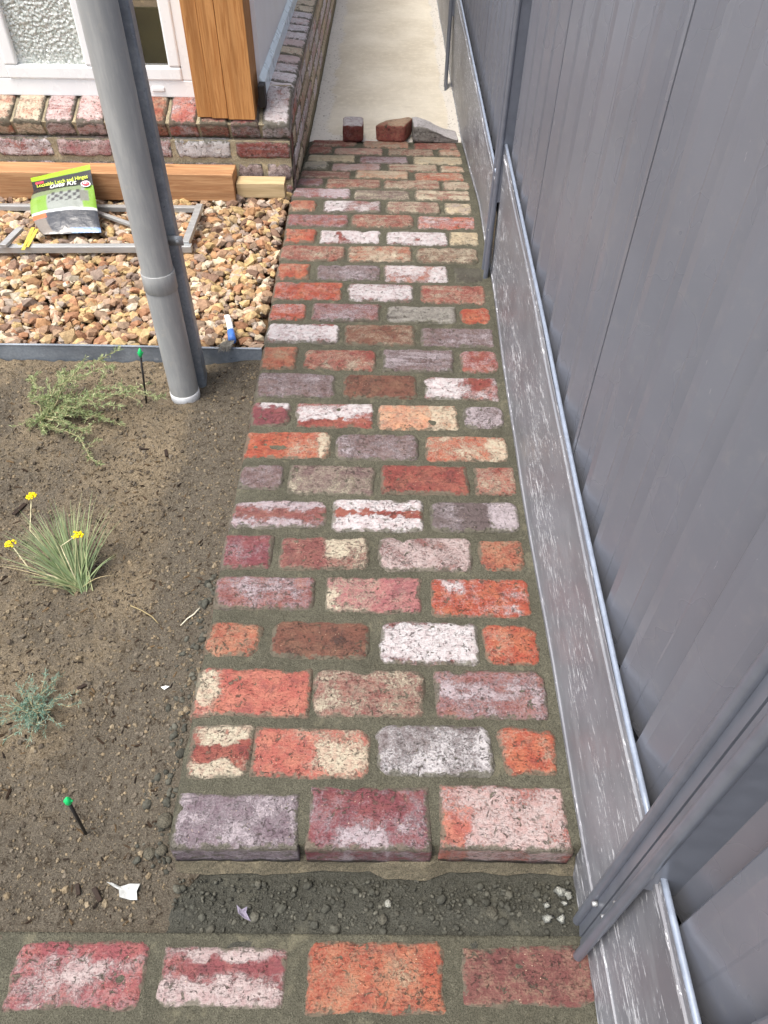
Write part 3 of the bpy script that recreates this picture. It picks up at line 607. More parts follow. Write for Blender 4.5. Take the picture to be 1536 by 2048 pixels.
# side face: normal +X ; local x = +Y, local y = +Z
for c in range(5):
    z = .273-c*.086; Yp = HY+(.115 if c % 2 else .0)+.0
    y = HY+.005+(.10 if c % 2 == 1 else .10)
    first = True
    while y < 8.5:
        L = .11 if (first and c % 2) else .23; first = False
        if z+.04 < pz(y)-.02: break
        y0 = y+.01; wc = wcode(); wall_brick(Mx((HX, y0+L/2, z), (0, -1, 0), (0, 0, 1), (1, 0, 0)), L, .076, .08, (br(wc[0], 1.25), br(wc[1], 1.2), wc[2]+.15, wc[3]), .011 if y < 5 else .02); y = y0+L
wb.build('brick_wall', BRICK, house, True)
m = MB(); m.box(-2.9, HX-.005, HY+.005, HY+.2, -.3, .222); m.box(-.52, HX-.005, HY+.012, 8.6, -.3, .222); m.box(-.52, HX-.0055, HY+.20, 8.6, .2, .31)
V = [(-2.9, HY+.036, .20), (HX-.006, HY+.036, .20), (HX-.006, HY+.006, .283), (-2.9, HY+.006, .283), (-2.9, HY+.22, .20), (HX-.006, HY+.22, .20), (HX-.006, HY+.22, .362), (-2.9, HY+.22, .362)]
m.add(V, [(0, 1, 2, 3), (3, 2, 6, 7), (4, 7, 6, 5), (0, 3, 7, 4), (1, 5, 6, 2)])
m.box(-.58, HX-.006, HY+.17, 8.6, .24, .336)
m.build('mortar', WALLMORT, house)
sb = MB(); th = math.atan2(.042, .11); k = 0; xc = HX-.055
sill_over = {0: (CB['Q'], CP['W'], .9, .1), 1: (CB['R'], CP['W'], .45, .1), 2: (CB['R'], CP['C'], .35, .1), 3: (CB['S'], CP['W'], .35, .2), 4: (CB['N'], CP['C'], .2, .2)}
while xc > -2.85:
    ey = Vector((0, math.cos(th), math.sin(th))); ez = Vector((0, -math.sin(th), math.cos(th)))
    cen = Vector((xc, HY-.004, .292))+ey*.11
    wall_brick(Mx(cen, (1, 0, 0), ey, ez), .11, .22, .068, sill_over.get(k), .006, sb, .004); xc -= .1225; k += 1
# ledge along the side wall
y = HY+.165+.06; k = 0
while y < 8.5:
    t_ = math.radians(6); ex = Vector((math.cos(t_), 0, -math.sin(t_))); ez = Vector((math.sin(t_), 0, math.cos(t_)))
    cen = Vector((HX+.004, y, .352))-ex*.11
    wall_brick(Mx(cen, ex, (0, 1, 0), ez), .22, .11, .066, (br(CB[random.choice('QQTS')], 1.4), br(CP[random.choice('WlCW')], 1.35), random.choice([.85, 1.05, 1.2]), .15), .007 if y < 5 else .014, sb, .005); y += .1205
sb.build('window_sill', BRICK, house, True)
# window
win = MB(); WY = HY+.125
def frame_rect(mb, x0, x1, z0, z1, y0, y1, wd):
    mb.box(x0, x1, y0, y1, z0, z0+wd); mb.box(x0, x1, y0, y1, z1-wd, z1); mb.box(x0, x0+wd, y0, y1, z0+wd+.0, z1-wd); mb.box(x1-wd, x1, y0, y1, z0+wd, z1-wd)
frame_rect(win, -1.54, -.735, .339, 1.75, WY, WY+.07, .062)
win.box(-1.115, -1.085, WY+.002, WY+.068, .401, 1.688)
wf = win.build('window', UPVC, house, bevel=.004)
for (x0, x1, gm) in ((-1.480, -1.118, 'obscure'), (-1.082, -.795, 'clear')):
    s_ = MB(); frame_rect(s_, x0+.001, x1-.001, .400, 1.69, WY-.006, WY+.05, .048); so_ = s_.build('sash', UPVC, None, bevel=.007); so_.parent = wf; so_.location = -wf.location-house.location+Vector((0, 0, 0)); so_.location = Vector(so_.location)
    so_.location = (0, 0, 0); so_.location = -house.location if False else so_.location
    t = NT(gm+'_glass')
    if gm == 'obscure':
        v = t.vec(); vo = t.voro(v, 95, 'SMOOTH_F1'); t.bump(t.math('ADD', vo, t.math('MULTIPLY', t.noise(v, 60, 3), .6)), .012, 1.)
        c = t.mix(t.ss(t.noise(v, 110, 3, .6), .38, .66), lin(160, 166, 158), lin(212, 214, 208)); gmat = t.set(Base_Color=c, Roughness=.12, Specular_IOR_Level=.9)
    else:
        sep = t.n('SeparateXYZ'); t.l(t.tc.outputs['Object'], sep.inputs[0])
        gmat = t.set(Base_Color=(.02, .02, .018, 1), Roughness=.04, Alpha=.35, Specular_IOR_Level=.8)
    gl = MB(); gl.box(x0+.045, x1-.045, WY+.018, WY+.022, .44, 1.65); go = gl.build('glass', gmat, None)
    go.parent = so_
    if gm == 'clear':
        bl = MB(); bl.box(x0-.05, x1+.03, WY+.12, WY+.13, .64, 1.7); bl2 = MB(); bl2.box(x0-.05, x1+.03, WY+.10, WY+.115, .36, .62)
        bl.build('curtain', mat_plain('inner_curtain', lin(150, 146, 122), .9, 0, .2, 4, .06), house); bl2.build('inner_ledge', mat_plain('inner_ledge', lin(140, 130, 88), .8, 0, .2, 12, .1), house)
v_ = MB(); v_.box(-.925, -.875, WY-.006, WY+.002, .362, .378); vo_ = v_.build('drain_cap', UPVC, None, bevel=.003); vo_.parent = wf
# timber corner trim: three boards
tr_b = MB()
for (x0, x1, y0) in ((-.735, -.679, .014), (-.677, -.615, .009), (-.612, -.508, .004)):
    tr_b.box(x0, x1, HY+y0, HY+.16, .30+y0*.38, 2.1)
tr_b.box(-.548, -.5455, HY+.010, HY+.03, .31, 2.1)
tr_b.build('corner_trim', CEDAR, house, bevel=.002)
c_ = MB(); c_.box(-.60, -.492, HY+.161, 8.6, .33, 2.1); c_.box(-2.9, -.60, HY+.17, HY+.24, 1.75, 2.1); c_.box(-2.9, -1.54, HY+.15, HY+.24, .34, 2.1); c_.build('cladding', CLAD, house)
f_ = MB(); V = []
for yy in (HY+.10, 8.55): V += [(-.491, yy, .425), (-.474, yy, .405), (-.470, yy, .362), (-.491, yy, .35)]
f_.add(V, [(0, 1, 5, 4), (1, 2, 6, 5), (2, 3, 7, 6), (0, 3, 2, 1), (4, 5, 6, 7)]); f_.build('flashing', FLASH, house)
e_ = MB(); e_.box(-.494, -.468, HY+.05, HY+.099, .33, .41); e_.build('flashing_end', BLACKP, house, bevel=.003)
# ------------------------------------------------------------------ fence
fence = thing('fence', 'grey steel fence of ribbed sheets above a mortar smeared plinth', 'fence', (.40, 2.4, 0))
ztop = lambda Y: np.interp(Y, [-.5, .5, .75, 1.0, 1.24, 1.5, 1.75, 2.42, 2.43, 4.7, 4.71, 7.1, 7.11, 12], [.345, .354, .367, .381, .401, .426, .442, .485, .385, .475, .43, .52, .46, .6])
xtop = lambda Y: np.interp(Y, [-.5, .38, 2.42, 2.43, 12], [.371, .372, .377, .362, .36])
xbot = lambda Y: np.interp(Y, [-.5, 1.4, 2.4, 12], [.372, .373, .388, .384])
prof = [(0, -.30), (0, .000), (-.003, .004), (-.003, .03), (0, .034), (0, .9), (-.0035, .905), (-.0035, .925), (0, .93), (0, .967)]
def plinth(y0, y1):
    nseg = max(2, int((y1-y0)/.08)); V = []; Fc = []; LP = []
    for i in range(nseg+1):
        Y = y0+(y1-y0)*i/nseg; zt = float(ztop(Y if i < nseg else Y-.011)) if i else float(ztop(Y+.011)); xb = float(xbot(Y)); xt = float(xtop(min(max(Y, y0+.011), y1-.011)))
        zb = float(pz(Y))+.0; pts = []
        for (dx, fz) in prof:
            z = zb+(zt-zb)*fz if fz >= 0 else zb+fz; pts.append((xb+(xt-xb)*max(0, fz)+dx+.0012*math.sin(Y*9+fz*5), Y, z))
        # rolled lip
        r = .0065; cx, cz = xt+.002, zt-.004
        V += pts; LP.append((cx, Y, cz))
    k = len(pts)
    for i in range(nseg):
        for j in range(k-1): Fc.append((i*k+j, (i+1)*k+j, (i+1)*k+j+1, i*k+j+1))
    o = mesh('plinth', V, Fc, PLINTH, None, False); child(fence, o)
    md = o.modifiers.new('solid', 'SOLIDIFY'); md.thickness = .0016; md.offset = -1
    q = MB(); q.tube(LP, .0048, 10); q.build('plinth_lip', LIPM, fence, True)
LIPM_ = 0
posts = [(.345, .3610), (2.436, .366), (4.70, .350), (7.08, .35), (9.4, .35)]
ys = [-.5, .343, 2.432, 4.705, 7.1, 9.4, 12]
for a_, b_ in zip(ys[:-1], ys[1:]): plinth(a_+.003, b_-.003)
PITCH = .1222; TIP0 = .502
def sheet(y_far, n, name='fence_sheet', ylow=None):
    """ribbed sheet: from the far tip y_far towards the viewer, n saw-tooth folds"""
    V = []; Fc = []; zs = np.linspace(0, 1, 9); prf = []
    for k in range(n):
        yk = y_far-k*PITCH
        prf += [(yk-.001, .0012), (yk-.003, 0.0), (yk-.012, .0012)]+([(yk-.0123, .0152), (yk-.0186, .0154), (yk-.0188, .0018)] if k == 0 else [])+[(yk-.020, .0022), (yk-.060, .0140), (yk-.064, .0140), (yk-PITCH+.003, .0315), (yk-PITCH, .032)]
    prf.append((y_far-n*PITCH+.0035, .0325))
    for z in zs:
        for (Y, dx) in prf:
            xt = float(np.interp(Y, [-.5, .38, 2.42, 12], [.383, .384, .390, .377])); zt = float(ztop(Y))
            zl = zt-.075; V.append((xt+dx, Y, zl+(1.95-zl)*z))
    k = len(prf)
    for i in range(len(zs)-1):
        for j in range(k-1): Fc.append((i*k+j, i*k+j+1, (i+1)*k+j+1, (i+1)*k+j))
    o = mesh(name, V, Fc, PANEL, None, False); child(fence, o)
    md = o.modifiers.new('solid', 'SOLIDIFY'); md.thickness = .0012; md.offset = 1
tips = TIP0+PITCH*np.arange(-6, 92)
i0 = [i for i in range(len(tips)) if abs(tips[i]-1.116) < .04][0]
st_ = i0 % 6
for i in range(st_, len(tips), 6): sheet(tips[i], 6)
bk = MB(); bk.box(.432, .436, -.5, 12, .2, 1.95); bk.build('gap_shade_sheet', DARK, fence)  # dark sheet added behind the panels, its colour stands in for shade in gaps
tr_ = MB(); tr_.box(.352, .438, -.5, 12, 1.95, 1.99); tr_.build('top_rail', POSTM, fence, bevel=.006)
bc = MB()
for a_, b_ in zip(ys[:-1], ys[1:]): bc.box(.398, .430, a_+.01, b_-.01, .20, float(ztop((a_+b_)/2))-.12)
bc.build('plinth_gap_shade', mat_plain('channel_shadow_paint', lin(12, 14, 20), .8, 0, .1), fence)  # added filler boxes, shade between lip and sheets painted as near black
for (yc, xo) in posts:
    zb = float(pz(yc)) if yc > .5 else -.105; x = xo; p_ = MB(); w2 = .030
    # C-shaped face: two rolled ribs and a web with a centre seam
    for s_ in (-1, 1): p_.tube([(x-.001, yc+s_*w2, zb-.005), (x-.001, yc+s_*w2, 1.97)], .0085, 12)
    p_.box(x+.003, x+.006, yc-w2, yc-.0015, zb+.0, 1.97); p_.box(x+.002, x+.006, yc+.0015, yc+w2, zb+.0, 1.97)
    p_.box(x+.006, x+.05, yc-w2-.004, yc+w2+.004, .30, 1.97)
    if yc < .5: p_.V = (xf(np.array(p_.V), Matrix.Translation((x, yc, 0))@Matrix.Rotation(math.radians(-11), 4, 'Z')@Matrix.Translation((-x, -yc, 0)))).tolist()
    po = p_.build('fence_post', POSTM, fence, True)
    md = po.modifiers.new('e', 'EDGE_SPLIT'); md.split_angle = .7
    for (dy, dz) in ((.016, .15), (-.014, .19), (-.016, .27)):
        s_ = MB(); s_.tube([(x+.004, yc+dy, zb+dz), (x-.0045, yc+dy, zb+dz)], [.0046, .0038], 8); sc_ = s_.build('screw', ALU, None, True); sc_.parent = po
# ------------------------------------------------------------------ steel post and downpipe
bp = soil_at(366, 808); PB = Vector((bp[0], bp[1]+.043, bp[2])); 
pipe = thing('downpipe', 'grey plastic pipe standing in the soil in front of the galvanised post', 'pipe', PB)
q = MB(); q.tube([(PB.x, PB.y, .0-.12), (PB.x, PB.y, .37)], .0425, 40); q.build('lower_pipe', PVC, pipe, True).modifiers.new('e', 'EDGE_SPLIT')
q = MB(); q.tube([(PB.x+.001, PB.y, .34), (PB.x+.012, PB.y+.012, 2.6)], .0415, 40); q.build('upper_pipe', PVC, pipe, True).modifiers.new('e', 'EDGE_SPLIT')
cpz = float(atY(300, 560, PB.y-.04)[2])
def sleeve(mb, z0, z1, r, cx, cy, n=44, rin=None):
    V = []; Fc = []; rin = rin or r-.003; R = [(rin, z1-.004), (r-.001, z1), (r, z1-.002), (r, z0+.001), (r-.001, z0), (rin, z0)]
    for (rr, z) in R:
        for k in range(n): an = 2*PI*k/n; V.append((cx+rr*math.cos(an), cy+rr*math.sin(an), z))
    for i in range(len(R)-1):
        for k in range(n): Fc.append((i*n+k, (i+1)*n+k, (i+1)*n+(k+1) % n, i*n+(k+1) % n))
    mb.add(V, Fc)
q = MB(); sleeve(q, .325, .378, .0444, PB.x+.001, PB.y); q.build('coupling', PVC, pipe, True)
q = MB(); sleeve(q, PB.z-.005, PB.z+.022, .0437, PB.x, PB.y, 44, .0424); q.build('paper_band', WHITEP, pipe, True)
pt = soil_at(396, 760); post = thing('steel_post', 'galvanised square steel post standing behind the grey plastic pipe', 'post', (PB.x+.062, PB.y+.085, PB.z))
px_, py_ = PB.x+.010, PB.y+.088
q = MB(); q.box(-.0375, .0375, -.0375, .0375, -.25, 2.9, Matrix.Translation((px_, py_, 0))@Matrix.Rotation(math.radians(9), 4, 'Z')); pb_ = q.build('post_tube', GALV, post, bevel=.006)
q = MB(); q.box(PB.x+.032, PB.x+.072, PB.y+.042, PB.y+.046, .425, .450); q.box(PB.x+.030, PB.x+.034, PB.y-.0, PB.y+.046, .425, .450); q.tube([(PB.x+.058, PB.y+.043, .437), (PB.x+.058, PB.y+.034, .437)], .006, 8); q.build('pipe_clip', ALU, pipe, True)
# ------------------------------------------------------------------ garden edging
q = MB(); n_ = 60
for s_ in (0,):
    V = []; Fc = []; xs = np.linspace(-2.9, -.383, n_)
    for x in xs:
        dy = .003*math.sin(x*5)
        for (yy, zz) in ((1.978, -.16), (1.978, .006), (1.9765, .012), (1.985, .0125), (1.986, .006), (1.982, -.16)): V.append((x, yy+dy, zz+.0015*math.sin(x*3)))
    for i in range(n_-1):
        for j in range(6): Fc.append((i*6+j, i*6+(j+1) % 6, (i+1)*6+(j+1) % 6, (i+1)*6+j))
    Fc.append(tuple(range(6))); Fc.append(tuple((n_-1)*6+j for j in range(6))[::-1]); q.add(V, Fc)
ed_ = q.build('garden_edging', GALV, base=(-1.6, 1.98, -.05)); tag(ed_, 'galvanised steel strip separating the gravel from the dark garden soil', 'garden edging')
# ------------------------------------------------------------------ timbers on the gravel
T0 = float(atY(472, 400, 2.99)[0])
q = MB(); q.box(-2.9, T0, 2.985, 3.088, .028, .136); b1 = q.build('timber_beam', PINE, bevel=.003, base=(T0-.9, 3.03, .028)); tag(b1, 'long thick treated pine beam lying on gravel against the brick wall', 'timber beam')
T1 = float(atY(571, 395, 3.02)[0])
q = MB(); q.box(T0+.004, T1, 3.01, 3.085, .035, .092); b2 = q.build('timber_offcut', PINE2, bevel=.0015, base=(T1-.1, 3.04, .035)); tag(b2, 'short pale pine offcut at the end of the long beam, by the wall corner', 'timber offcut')
# ------------------------------------------------------------------ metal frame on the gravel
fr_ = thing('gate_frame', 'silver metal gate frame lying flat on the gravel below the beam', 'gate frame', (-1.0, 2.6, .04))
zf = .045
def gp(x, y, z=zf): p = atZ(x, y, z); return Vector(p)
def bar(name, a_, b_, w_, h_, mat=ALU, par=fr_):
    a_ = Vector(a_); b_ = Vector(b_); d_ = (b_-a_); L = d_.length; d_.normalize(); n_ = Vector((0, 0, 1)).cross(d_); n_.normalize(); u = d_.cross(n_); 
    M = Mx((a_+b_)/2, d_, n_, u); q = MB(); q.box(-L/2, L/2, -w_/2, w_/2, -h_/2, h_/2, M); return q.build(name, mat, par, bevel=.0015)
A_ = gp(384, 496); Bb = gp(0, 497); A_.z = Bb.z = zf; Bb = A_+(Bb-A_)*1.6
bar('front_rail', A_, Bb, .028, .024)
C_ = gp(400, 412, .06); bar('end_rail', gp(372, 488, .058), C_, .026, .02)
bar('brace', gp(360, 484, .047), gp(190, 424, .047), .018, .012)
for x0, x1 in ((4, 40), (-40, -4), (-84, -48)):
    bar('slat', gp(x0+2, 492, .066), gp(x1, 458, .066), .026, .012, WHITEP if False else ALU)
bar('back_rail', gp(395, 418, .040), gp(395, 418, .040)+Vector((-1.6, -.01, 0)), .024, .02)
sy = MB()
for (xa, ya, xb, yb) in ((46, 500, 66, 455), (54, 494, 74, 458)):
    a_ = gp(xa, ya, .062); b_ = gp(xb, yb, .062); M = None; d_ = (b_-a_); L = d_.length; d_.normalize(); n_ = Vector((0, 0, 1)).cross(d_); n_.normalize()
    sy.box(-L/2, L/2, -.0065, .0065, -.0006, .0006, Mx((a_+b_)/2, d_, n_, d_.cross(n_)))
a_ = gp(44, 506, .030); sy.box(-.008, .008, -.0006, .0006, -.004, .036, Matrix.Translation((a_.x-.002, A_.y-.0155, .026)))
tag(sy.build('strap', YELLOW, base=tuple(gp(55, 480))), 'folded yellow plastic strap looped over the metal gate frame', 'strap')
# ------------------------------------------------------------------ gate kit pouch
BL = Vector(atZ(88, 471, .045)); BR = Vector(atZ(203, 466, .045)); TL = Vector(atY(62, 358, 2.975)); TR = Vector(atY(180, 331, 2.975))
pouch = thing('hardware_pouch', 'black and lime green gate hardware pouch leaning on the pine beam', 'packet', (BL+BR)/2)
nrm = (BR-BL).cross(TL-BL).normalized()
def pp(u, v, off=0):
    p = (BL*(1-u)+BR*u)*(1-v)+(TL*(1-u)+TR*u)*v
    # left side of the pouch swells outwards low down
    p = p+(BL-BR).normalized()*(.028*(1-u)*math.sin(min(1, v/.75)*PI)**.8*(1 if v < .75 else 0)) if v < .75 else p
    bul = .020*math.sin(PI*min(1, max(0, u)))**.6*math.sin(PI*min(1, max(0, v/.78)))**.6 if v < .78 else 0
    cr = .0022*float(fbm(np.array([u*9]), np.array([v*9]), 3, 3)[0])*(1 if v < .8 else .3)
    return p+nrm*(bul+cr+off+.004)
q = MB(); nu, nv = 40, 60; V = []; C = []
lime = lin(140, 176, 24); blk = lin(30, 32, 36); 
for i in range(nu):
    for j in range(nv):
        u = i/(nu-1); v = j/(nv-1); V.append(tuple(pp(u, v)))
        if v > .93: c = lime
        elif v > .68: c = blk
        elif v > .30:
            c = lin(112, 150, 50) if (u < .26 or (u > .80 and v < .36+(u-.6)*1.0)) else lin(134, 140, 134)
            if u < .12 and v > .3: c = lin(124, 158, 70)
            if v > .60 and u < .8: c = lin(116, 130, 98)
            if .3 < u < .78 and .45 < v < .62 and math.sin(u*47)*math.sin(v*61) > .15: c = lin(58, 58, 60)
            if .78 < u < .92 and .44 < v < .6: c = lin(110, 112, 104)
            if v < .325: c = lin(200, 204, 204)
        elif v > .235 and u < .22: c = lin(204, 96, 48)
        elif u < .2: c = lin(112, 104, 96)
        else: c = lin(48, 52, 60)
        if v < .06 and u > .5: c = lin(96, 128, 168)
        C.append(c)
Vb = [tuple(Vector(p)-nrm*.003) if (k % nv in (0, nv-1) or k//nv in (0, nu-1)) else tuple(pp(k//nv/(nu-1), (k % nv)/(nv-1))*1-nrm*.012) for k, p in enumerate(V)]
q.add(V, gridF(nu, nv), col=np.array(C)); q.add(Vb, gridF(nu, nv)[:, ::-1], col=np.array([blk]*len(Vb)))
t = NT('pouch_film'); t.bump(t.noise(t.vec(), 60, 4, .6), .004, .6); pm = t.set(Base_Color=t.attr('col'), Roughness=.3, Coat_Weight=.4)
q.build('pouch_bag', pm, pouch, True)
def lettering(name, body, u0, v0, width, mat, parent, off=.004, bold=0.):
    cu = bpy.data.curves.new(name, 'FONT'); cu.body = body; cu.size = 1; cu.extrude = 0; cu.offset = bold; cu.align_x = 'LEFT'
    to = bpy.data.objects.new('t', cu); S.collection.objects.link(to); dg = bpy.context.evaluated_depsgraph_get(); dg.update()
    me = bpy.data.meshes.new_from_object(to.evaluated_get(dg)); bpy.data.objects.remove(to)
    xs = [v.co.x for v in me.vertices]; s_ = width/(max(xs)-min(xs)); W_ = (BR-BL).length; H_ = (TL-BL).length
    for v in me.vertices:
        u = u0+v.co.x*s_; vv = v0+v.co.y*s_*W_/H_*1.9; v.co = pp(u, vv, off)
    me.materials.append(mat); o = link(bpy.data.objects.new(name, me)); child(parent, o); return o
WT = mat_plain('white_print', lin(230, 232, 235), .4); YT = mat_plain('lime_print', lin(196, 214, 70), .4); RT = mat_plain('red_print', lin(190, 60, 76), .4)
lettering('lettering', 'Lockable Latch and Hinges', .07, .795, .86, YT, pouch, .003, .01)
lettering('lettering', 'Gate Kit', .30, .69, .44, WT, pouch, .0055, .02)
q = MB(); V = [tuple(pp(.89+.075*math.cos(2*PI*k/20), .685+.052*math.sin(2*PI*k/20), .006)) for k in range(20)]; q.add(V, [tuple(range(20))]); bd = q.build('badge', WT, pouch)
q = MB(); V = [tuple(pp(.89+.058*math.cos(2*PI*k/20), .685+.040*math.sin(2*PI*k/20), .0075)) for k in range(20)]; q.add(V, [tuple(range(20))]); o_ = q.build('badge_disc', RT, None); o_.parent = bd
lettering('lettering', 'KIT', .853, .670, .075, WT, pouch, .009, .02)
q = MB(); V = [tuple(pp(a1, b1, .004)) for a1, b1 in ((.06, .845), (.20, .845), (.20, .885), (.06, .885))]; q.add(V, [(0, 1, 2, 3)]); q.build('print_label', RT, pouch)
# ------------------------------------------------------------------ loose bricks at the end of the path
def half_brick(name, label, x0, x1, y0, h, depth, cols, rot=0, skew=0., chip=0):
    a_ = onpath(x0, y0); b_ = onpath(x1, y0); wdt = b_[0]-a_[0]; n_ = 9
    V = []; C = []
    def corner(u, v, w_):
        x = (u-.5)*wdt+skew*v*depth; y = v*depth; z = w_*h
        return x, y, z
    import itertools
    q = MB(); N_ = 10; faces = []
    pts = {}
    def vid(i, j, k):
        if (i, j, k) not in pts:
            u, v, w_ = i/N_, j/N_, k/N_; x, y, z = corner(u, v, w_)
            rr = .0035; nz = fbm(np.array([x*45+i*.1+rot*9]), np.array([y*45+z*50]), 7+int(x0), 3)[0]
            dx = (u-.5)*2; dy = (v-.5)*2; dz = (w_-.5)*2
            cnt = sum(abs(q_) > .99 for q_ in (dx, dy, dz)); sh = .004*(cnt-1) if cnt > 1 else 0
            x -= dx*sh; y -= dy*sh; z -= dz*sh
            x += nz*.003; y += nz*.003; z += nz*.0025
            if chip and w_ > .5:
                z -= chip*max(0, (v*.8-u*.9+.1))*h*(w_-.5)*1.4 if chip > 0 else -chip*0
            if chip < 0: z = z*(1-.85*sst(.05, 1., u*.9+.1*v)*1.0)
            pts[(i, j, k)] = len(V); V.append((x, y, z)); C.append(cols[1] if (k == N_ ) else cols[0])
        return pts[(i, j, k)]
    for i in range(N_):
        for j in range(N_):
            faces += [(vid(i, j, N_), vid(i+1, j, N_), vid(i+1, j+1, N_), vid(i, j+1, N_)), (vid(i, j, 0), vid(i, j+1, 0), vid(i+1, j+1, 0), vid(i+1, j, 0)),
                      (vid(i, 0, j), vid(i+1, 0, j), vid(i+1, 0, j+1), vid(i, 0, j+1)), (vid(i, N_, j), vid(i, N_, j+1), vid(i+1, N_, j+1), vid(i+1, N_, j)),
                      (vid(0, i, j), vid(0, i, j+1), vid(0, i+1, j+1), vid(0, i+1, j)), (vid(N_, i, j), vid(N_, i+1, j), vid(N_, i+1, j+1), vid(N_, i, j+1))]
    C = np.array(C); n_ = len(V); Va = np.array(V)
    top = np.array([c[0] == cols[1][0] for c in C.tolist()])
    base = np.tile(np.array(CB[cols[2]]), (n_, 1)); patch = np.tile(np.array(CP[cols[3]]), (n_, 1))
    par = np.tile([cols[4], .1, (x0*.013) % 1, .8], (n_, 1)); par[~top, 0] = .02
    uvb = np.concatenate([Va, np.ones((n_, 1))], 1)
    o = mesh(name, Va, faces, BRICK, None, True, dict(base=base, patch=patch, par=par, uvb=uvb, pm=np.zeros((n_, 4)))); md = o.modifiers.new('e', 'EDGE_SPLIT'); md.split_angle = .9
    o.location = ((a_[0]+b_[0])/2, a_[1], a_[2]-.003); o.rotation_euler = (0, 0, rot); tag(o, label, 'brick', 'loose brick pieces at the end of the path'); return o
c0, c1 = (0.,), (1.,)
half_brick('loose_brick', 'squared brick piece with a pale lined top, leftmost of the three at the path end', 686, 726, 284, .085, .12, [c0, c1, 'R', 'W', 1.4], 0)
half_brick('loose_brick', 'broken pinkish brick piece between the squared one and the white slanted one', 750, 808, 284, .085, .13, [c0, c1, 'S', 'c', .9], -.1, .25, .5)
half_brick('loose_brick', 'white crusted broken brick sloping down toward the fence plinth', 826, 916, 285, .085, .14, [c0, c1, 'X', 'W', 1.4], .05, 0., -1)
# ------------------------------------------------------------------ small things
def stake(label, xt, yt, xb, yb, hgt_guess):
    b_ = Vector(soil_at(xb, yb)); r = ray(xt, yt); best = None
    # tip straight above base: choose the point of the sight line nearest the base's vertical
    tt = b_.y/r[1]; tp = Vector(CAM+r*tt); tp.y += 0
    o = thing('irrigation_stake', label, 'irrigation stake', b_, 'black stakes with green tips in the soil')
    d_ = (tp-b_); q = MB(); q.tube([b_-d_*.2, b_+d_*.94], [.0028, .0032], 8); q.build('shaft', BLACKP, o, True)
    q = MB(); q.tube([b_+d_*.90, b_+d_*.95, b_+d_*1.0, b_+d_*1.06], [.0035, .0068, .006, .0015], 8); q.tube([b_+d_*.97+Vector((-.007, 0, 0)), b_+d_*.97+Vector((.009, 0, .002))], [.003, .002], 6); q.build('cap', GREENP, o, True)
stake('green tipped black stake beside the sprawling shrub, near the pipe foot', 280, 703, 293, 805, .1)
stake('green tipped black stake alone in bare soil, below the small blue green plant', 135, 1600, 172, 1668, .1)
LEAFC = lambda: mat_leafy('grey_green_leaf', None, lin(150, 160, 120), .25)
SH = LEAFC(); 
def leafy_branch(mb, st, P, r0, nleaf, ll, lw, pal, spread=1.):
    P = [Vector(p) for p in P]; st.tube(P, list(np.linspace(r0, r0*.35, len(P))), 5, col=lin(150, 140, 110))
    for k in range(nleaf):
        s_ = (random.random()**.8)*(len(P)-1.001); i = int(s_); f_ = s_-i; c = P[i].lerp(P[i+1], f_); t_ = (P[i+1]-P[i]).normalized()
        d_ = (t_*random.uniform(.5, 1.2)+Vector((random.gauss(0, 1), random.gauss(0, 1), random.gauss(0, .8)+.25))*spread*.6).normalized()
        L = ll*random.uniform(.6, 1.3); side = d_.cross(Vector((random.gauss(0, 1), random.gauss(0, 1), random.gauss(0, 1)))).normalized()*lw*random.uniform(.7, 1.2)
        m_ = c+d_*L*.5+Vector((0, 0, .001)); e_ = c+d_*L; col = np.array(lin(random.choice(pal)))*random.uniform(.75, 1.15)
        mb.add([tuple(c), tuple(m_+side/2), tuple(e_), tuple(m_-side/2)], [(0, 1, 2, 3)], col=np.clip(col, 0, 1))
def bpath(a_, b_, lift, n_=7, wig=.012):
    a_ = Vector(a_); b_ = Vector(b_); out = []
    for i in range(n_):
        t_ = i/(n_-1); p = a_.lerp(b_, t_)+Vector((0, 0, lift*math.sin(PI*t_**.8))); p += Vector((random.gauss(0, wig), random.gauss(0, wig), abs(random.gauss(0, wig*.5))))*min(1, t_*3); out.append(p)
    return out
base = Vector(soil_at(95, 835)); shrub = thing('shrub', 'sprawling grey green shrub with thin leafy branches lying over the soil by the pipe', 'shrub', base)
lf, stm = MB(), MB(); pal = [(150, 164, 112), (176, 186, 138), (124, 140, 96), (196, 202, 156), (156, 172, 128)]
tips_ = [((230, 730), .14, .09), ((165, 725), .07, .05), ((70, 748), .05, .05), ((240, 700), .13, .08), ((300, 770), .06, .06), ((330, 790), .05, .06), ((205, 925), .02, .02), ((245, 842), .02, .05),
         ((155, 825), .03, .03), ((60, 855), .01, .02), ((100, 860), .01, .02), ((250, 815), .06, .05), ((210, 840), .02, .04), ((150, 760), .08, .05), ((190, 800), .05, .06), ((120, 790), .05, .04), ((85, 800), .04, .03), ((270, 785), .07, .05), ((170, 870), .02, .03)]
for (xy, zz, lift) in tips_:
    s_ = Vector(soil_at(*xy)); 
    p = Vector(atZ(xy[0], xy[1], s_.z+zz)); P = bpath(base+Vector((random.uniform(-.02, .02), random.uniform(-.02, .02), .0)), p, lift*.5, 8, .010)
    leafy_branch(lf, stm, P, .0024, 190, .016, .003, pal)
    for q_ in range(3):
        i = random.randint(2, 6); c = P[i]; e_ = c+Vector((random.gauss(0, .035)+.02, random.gauss(0, .03), random.uniform(.0, .03))); leafy_branch(lf, stm, [c, c.lerp(e_, .5)+Vector((0, 0, .006)), e_], .0014, 34, .013, .0022, pal)
stm.build('stem', mat_attr('woody_stem', .8, .001, 100), shrub, True); lf.build('foliage', SH, shrub)
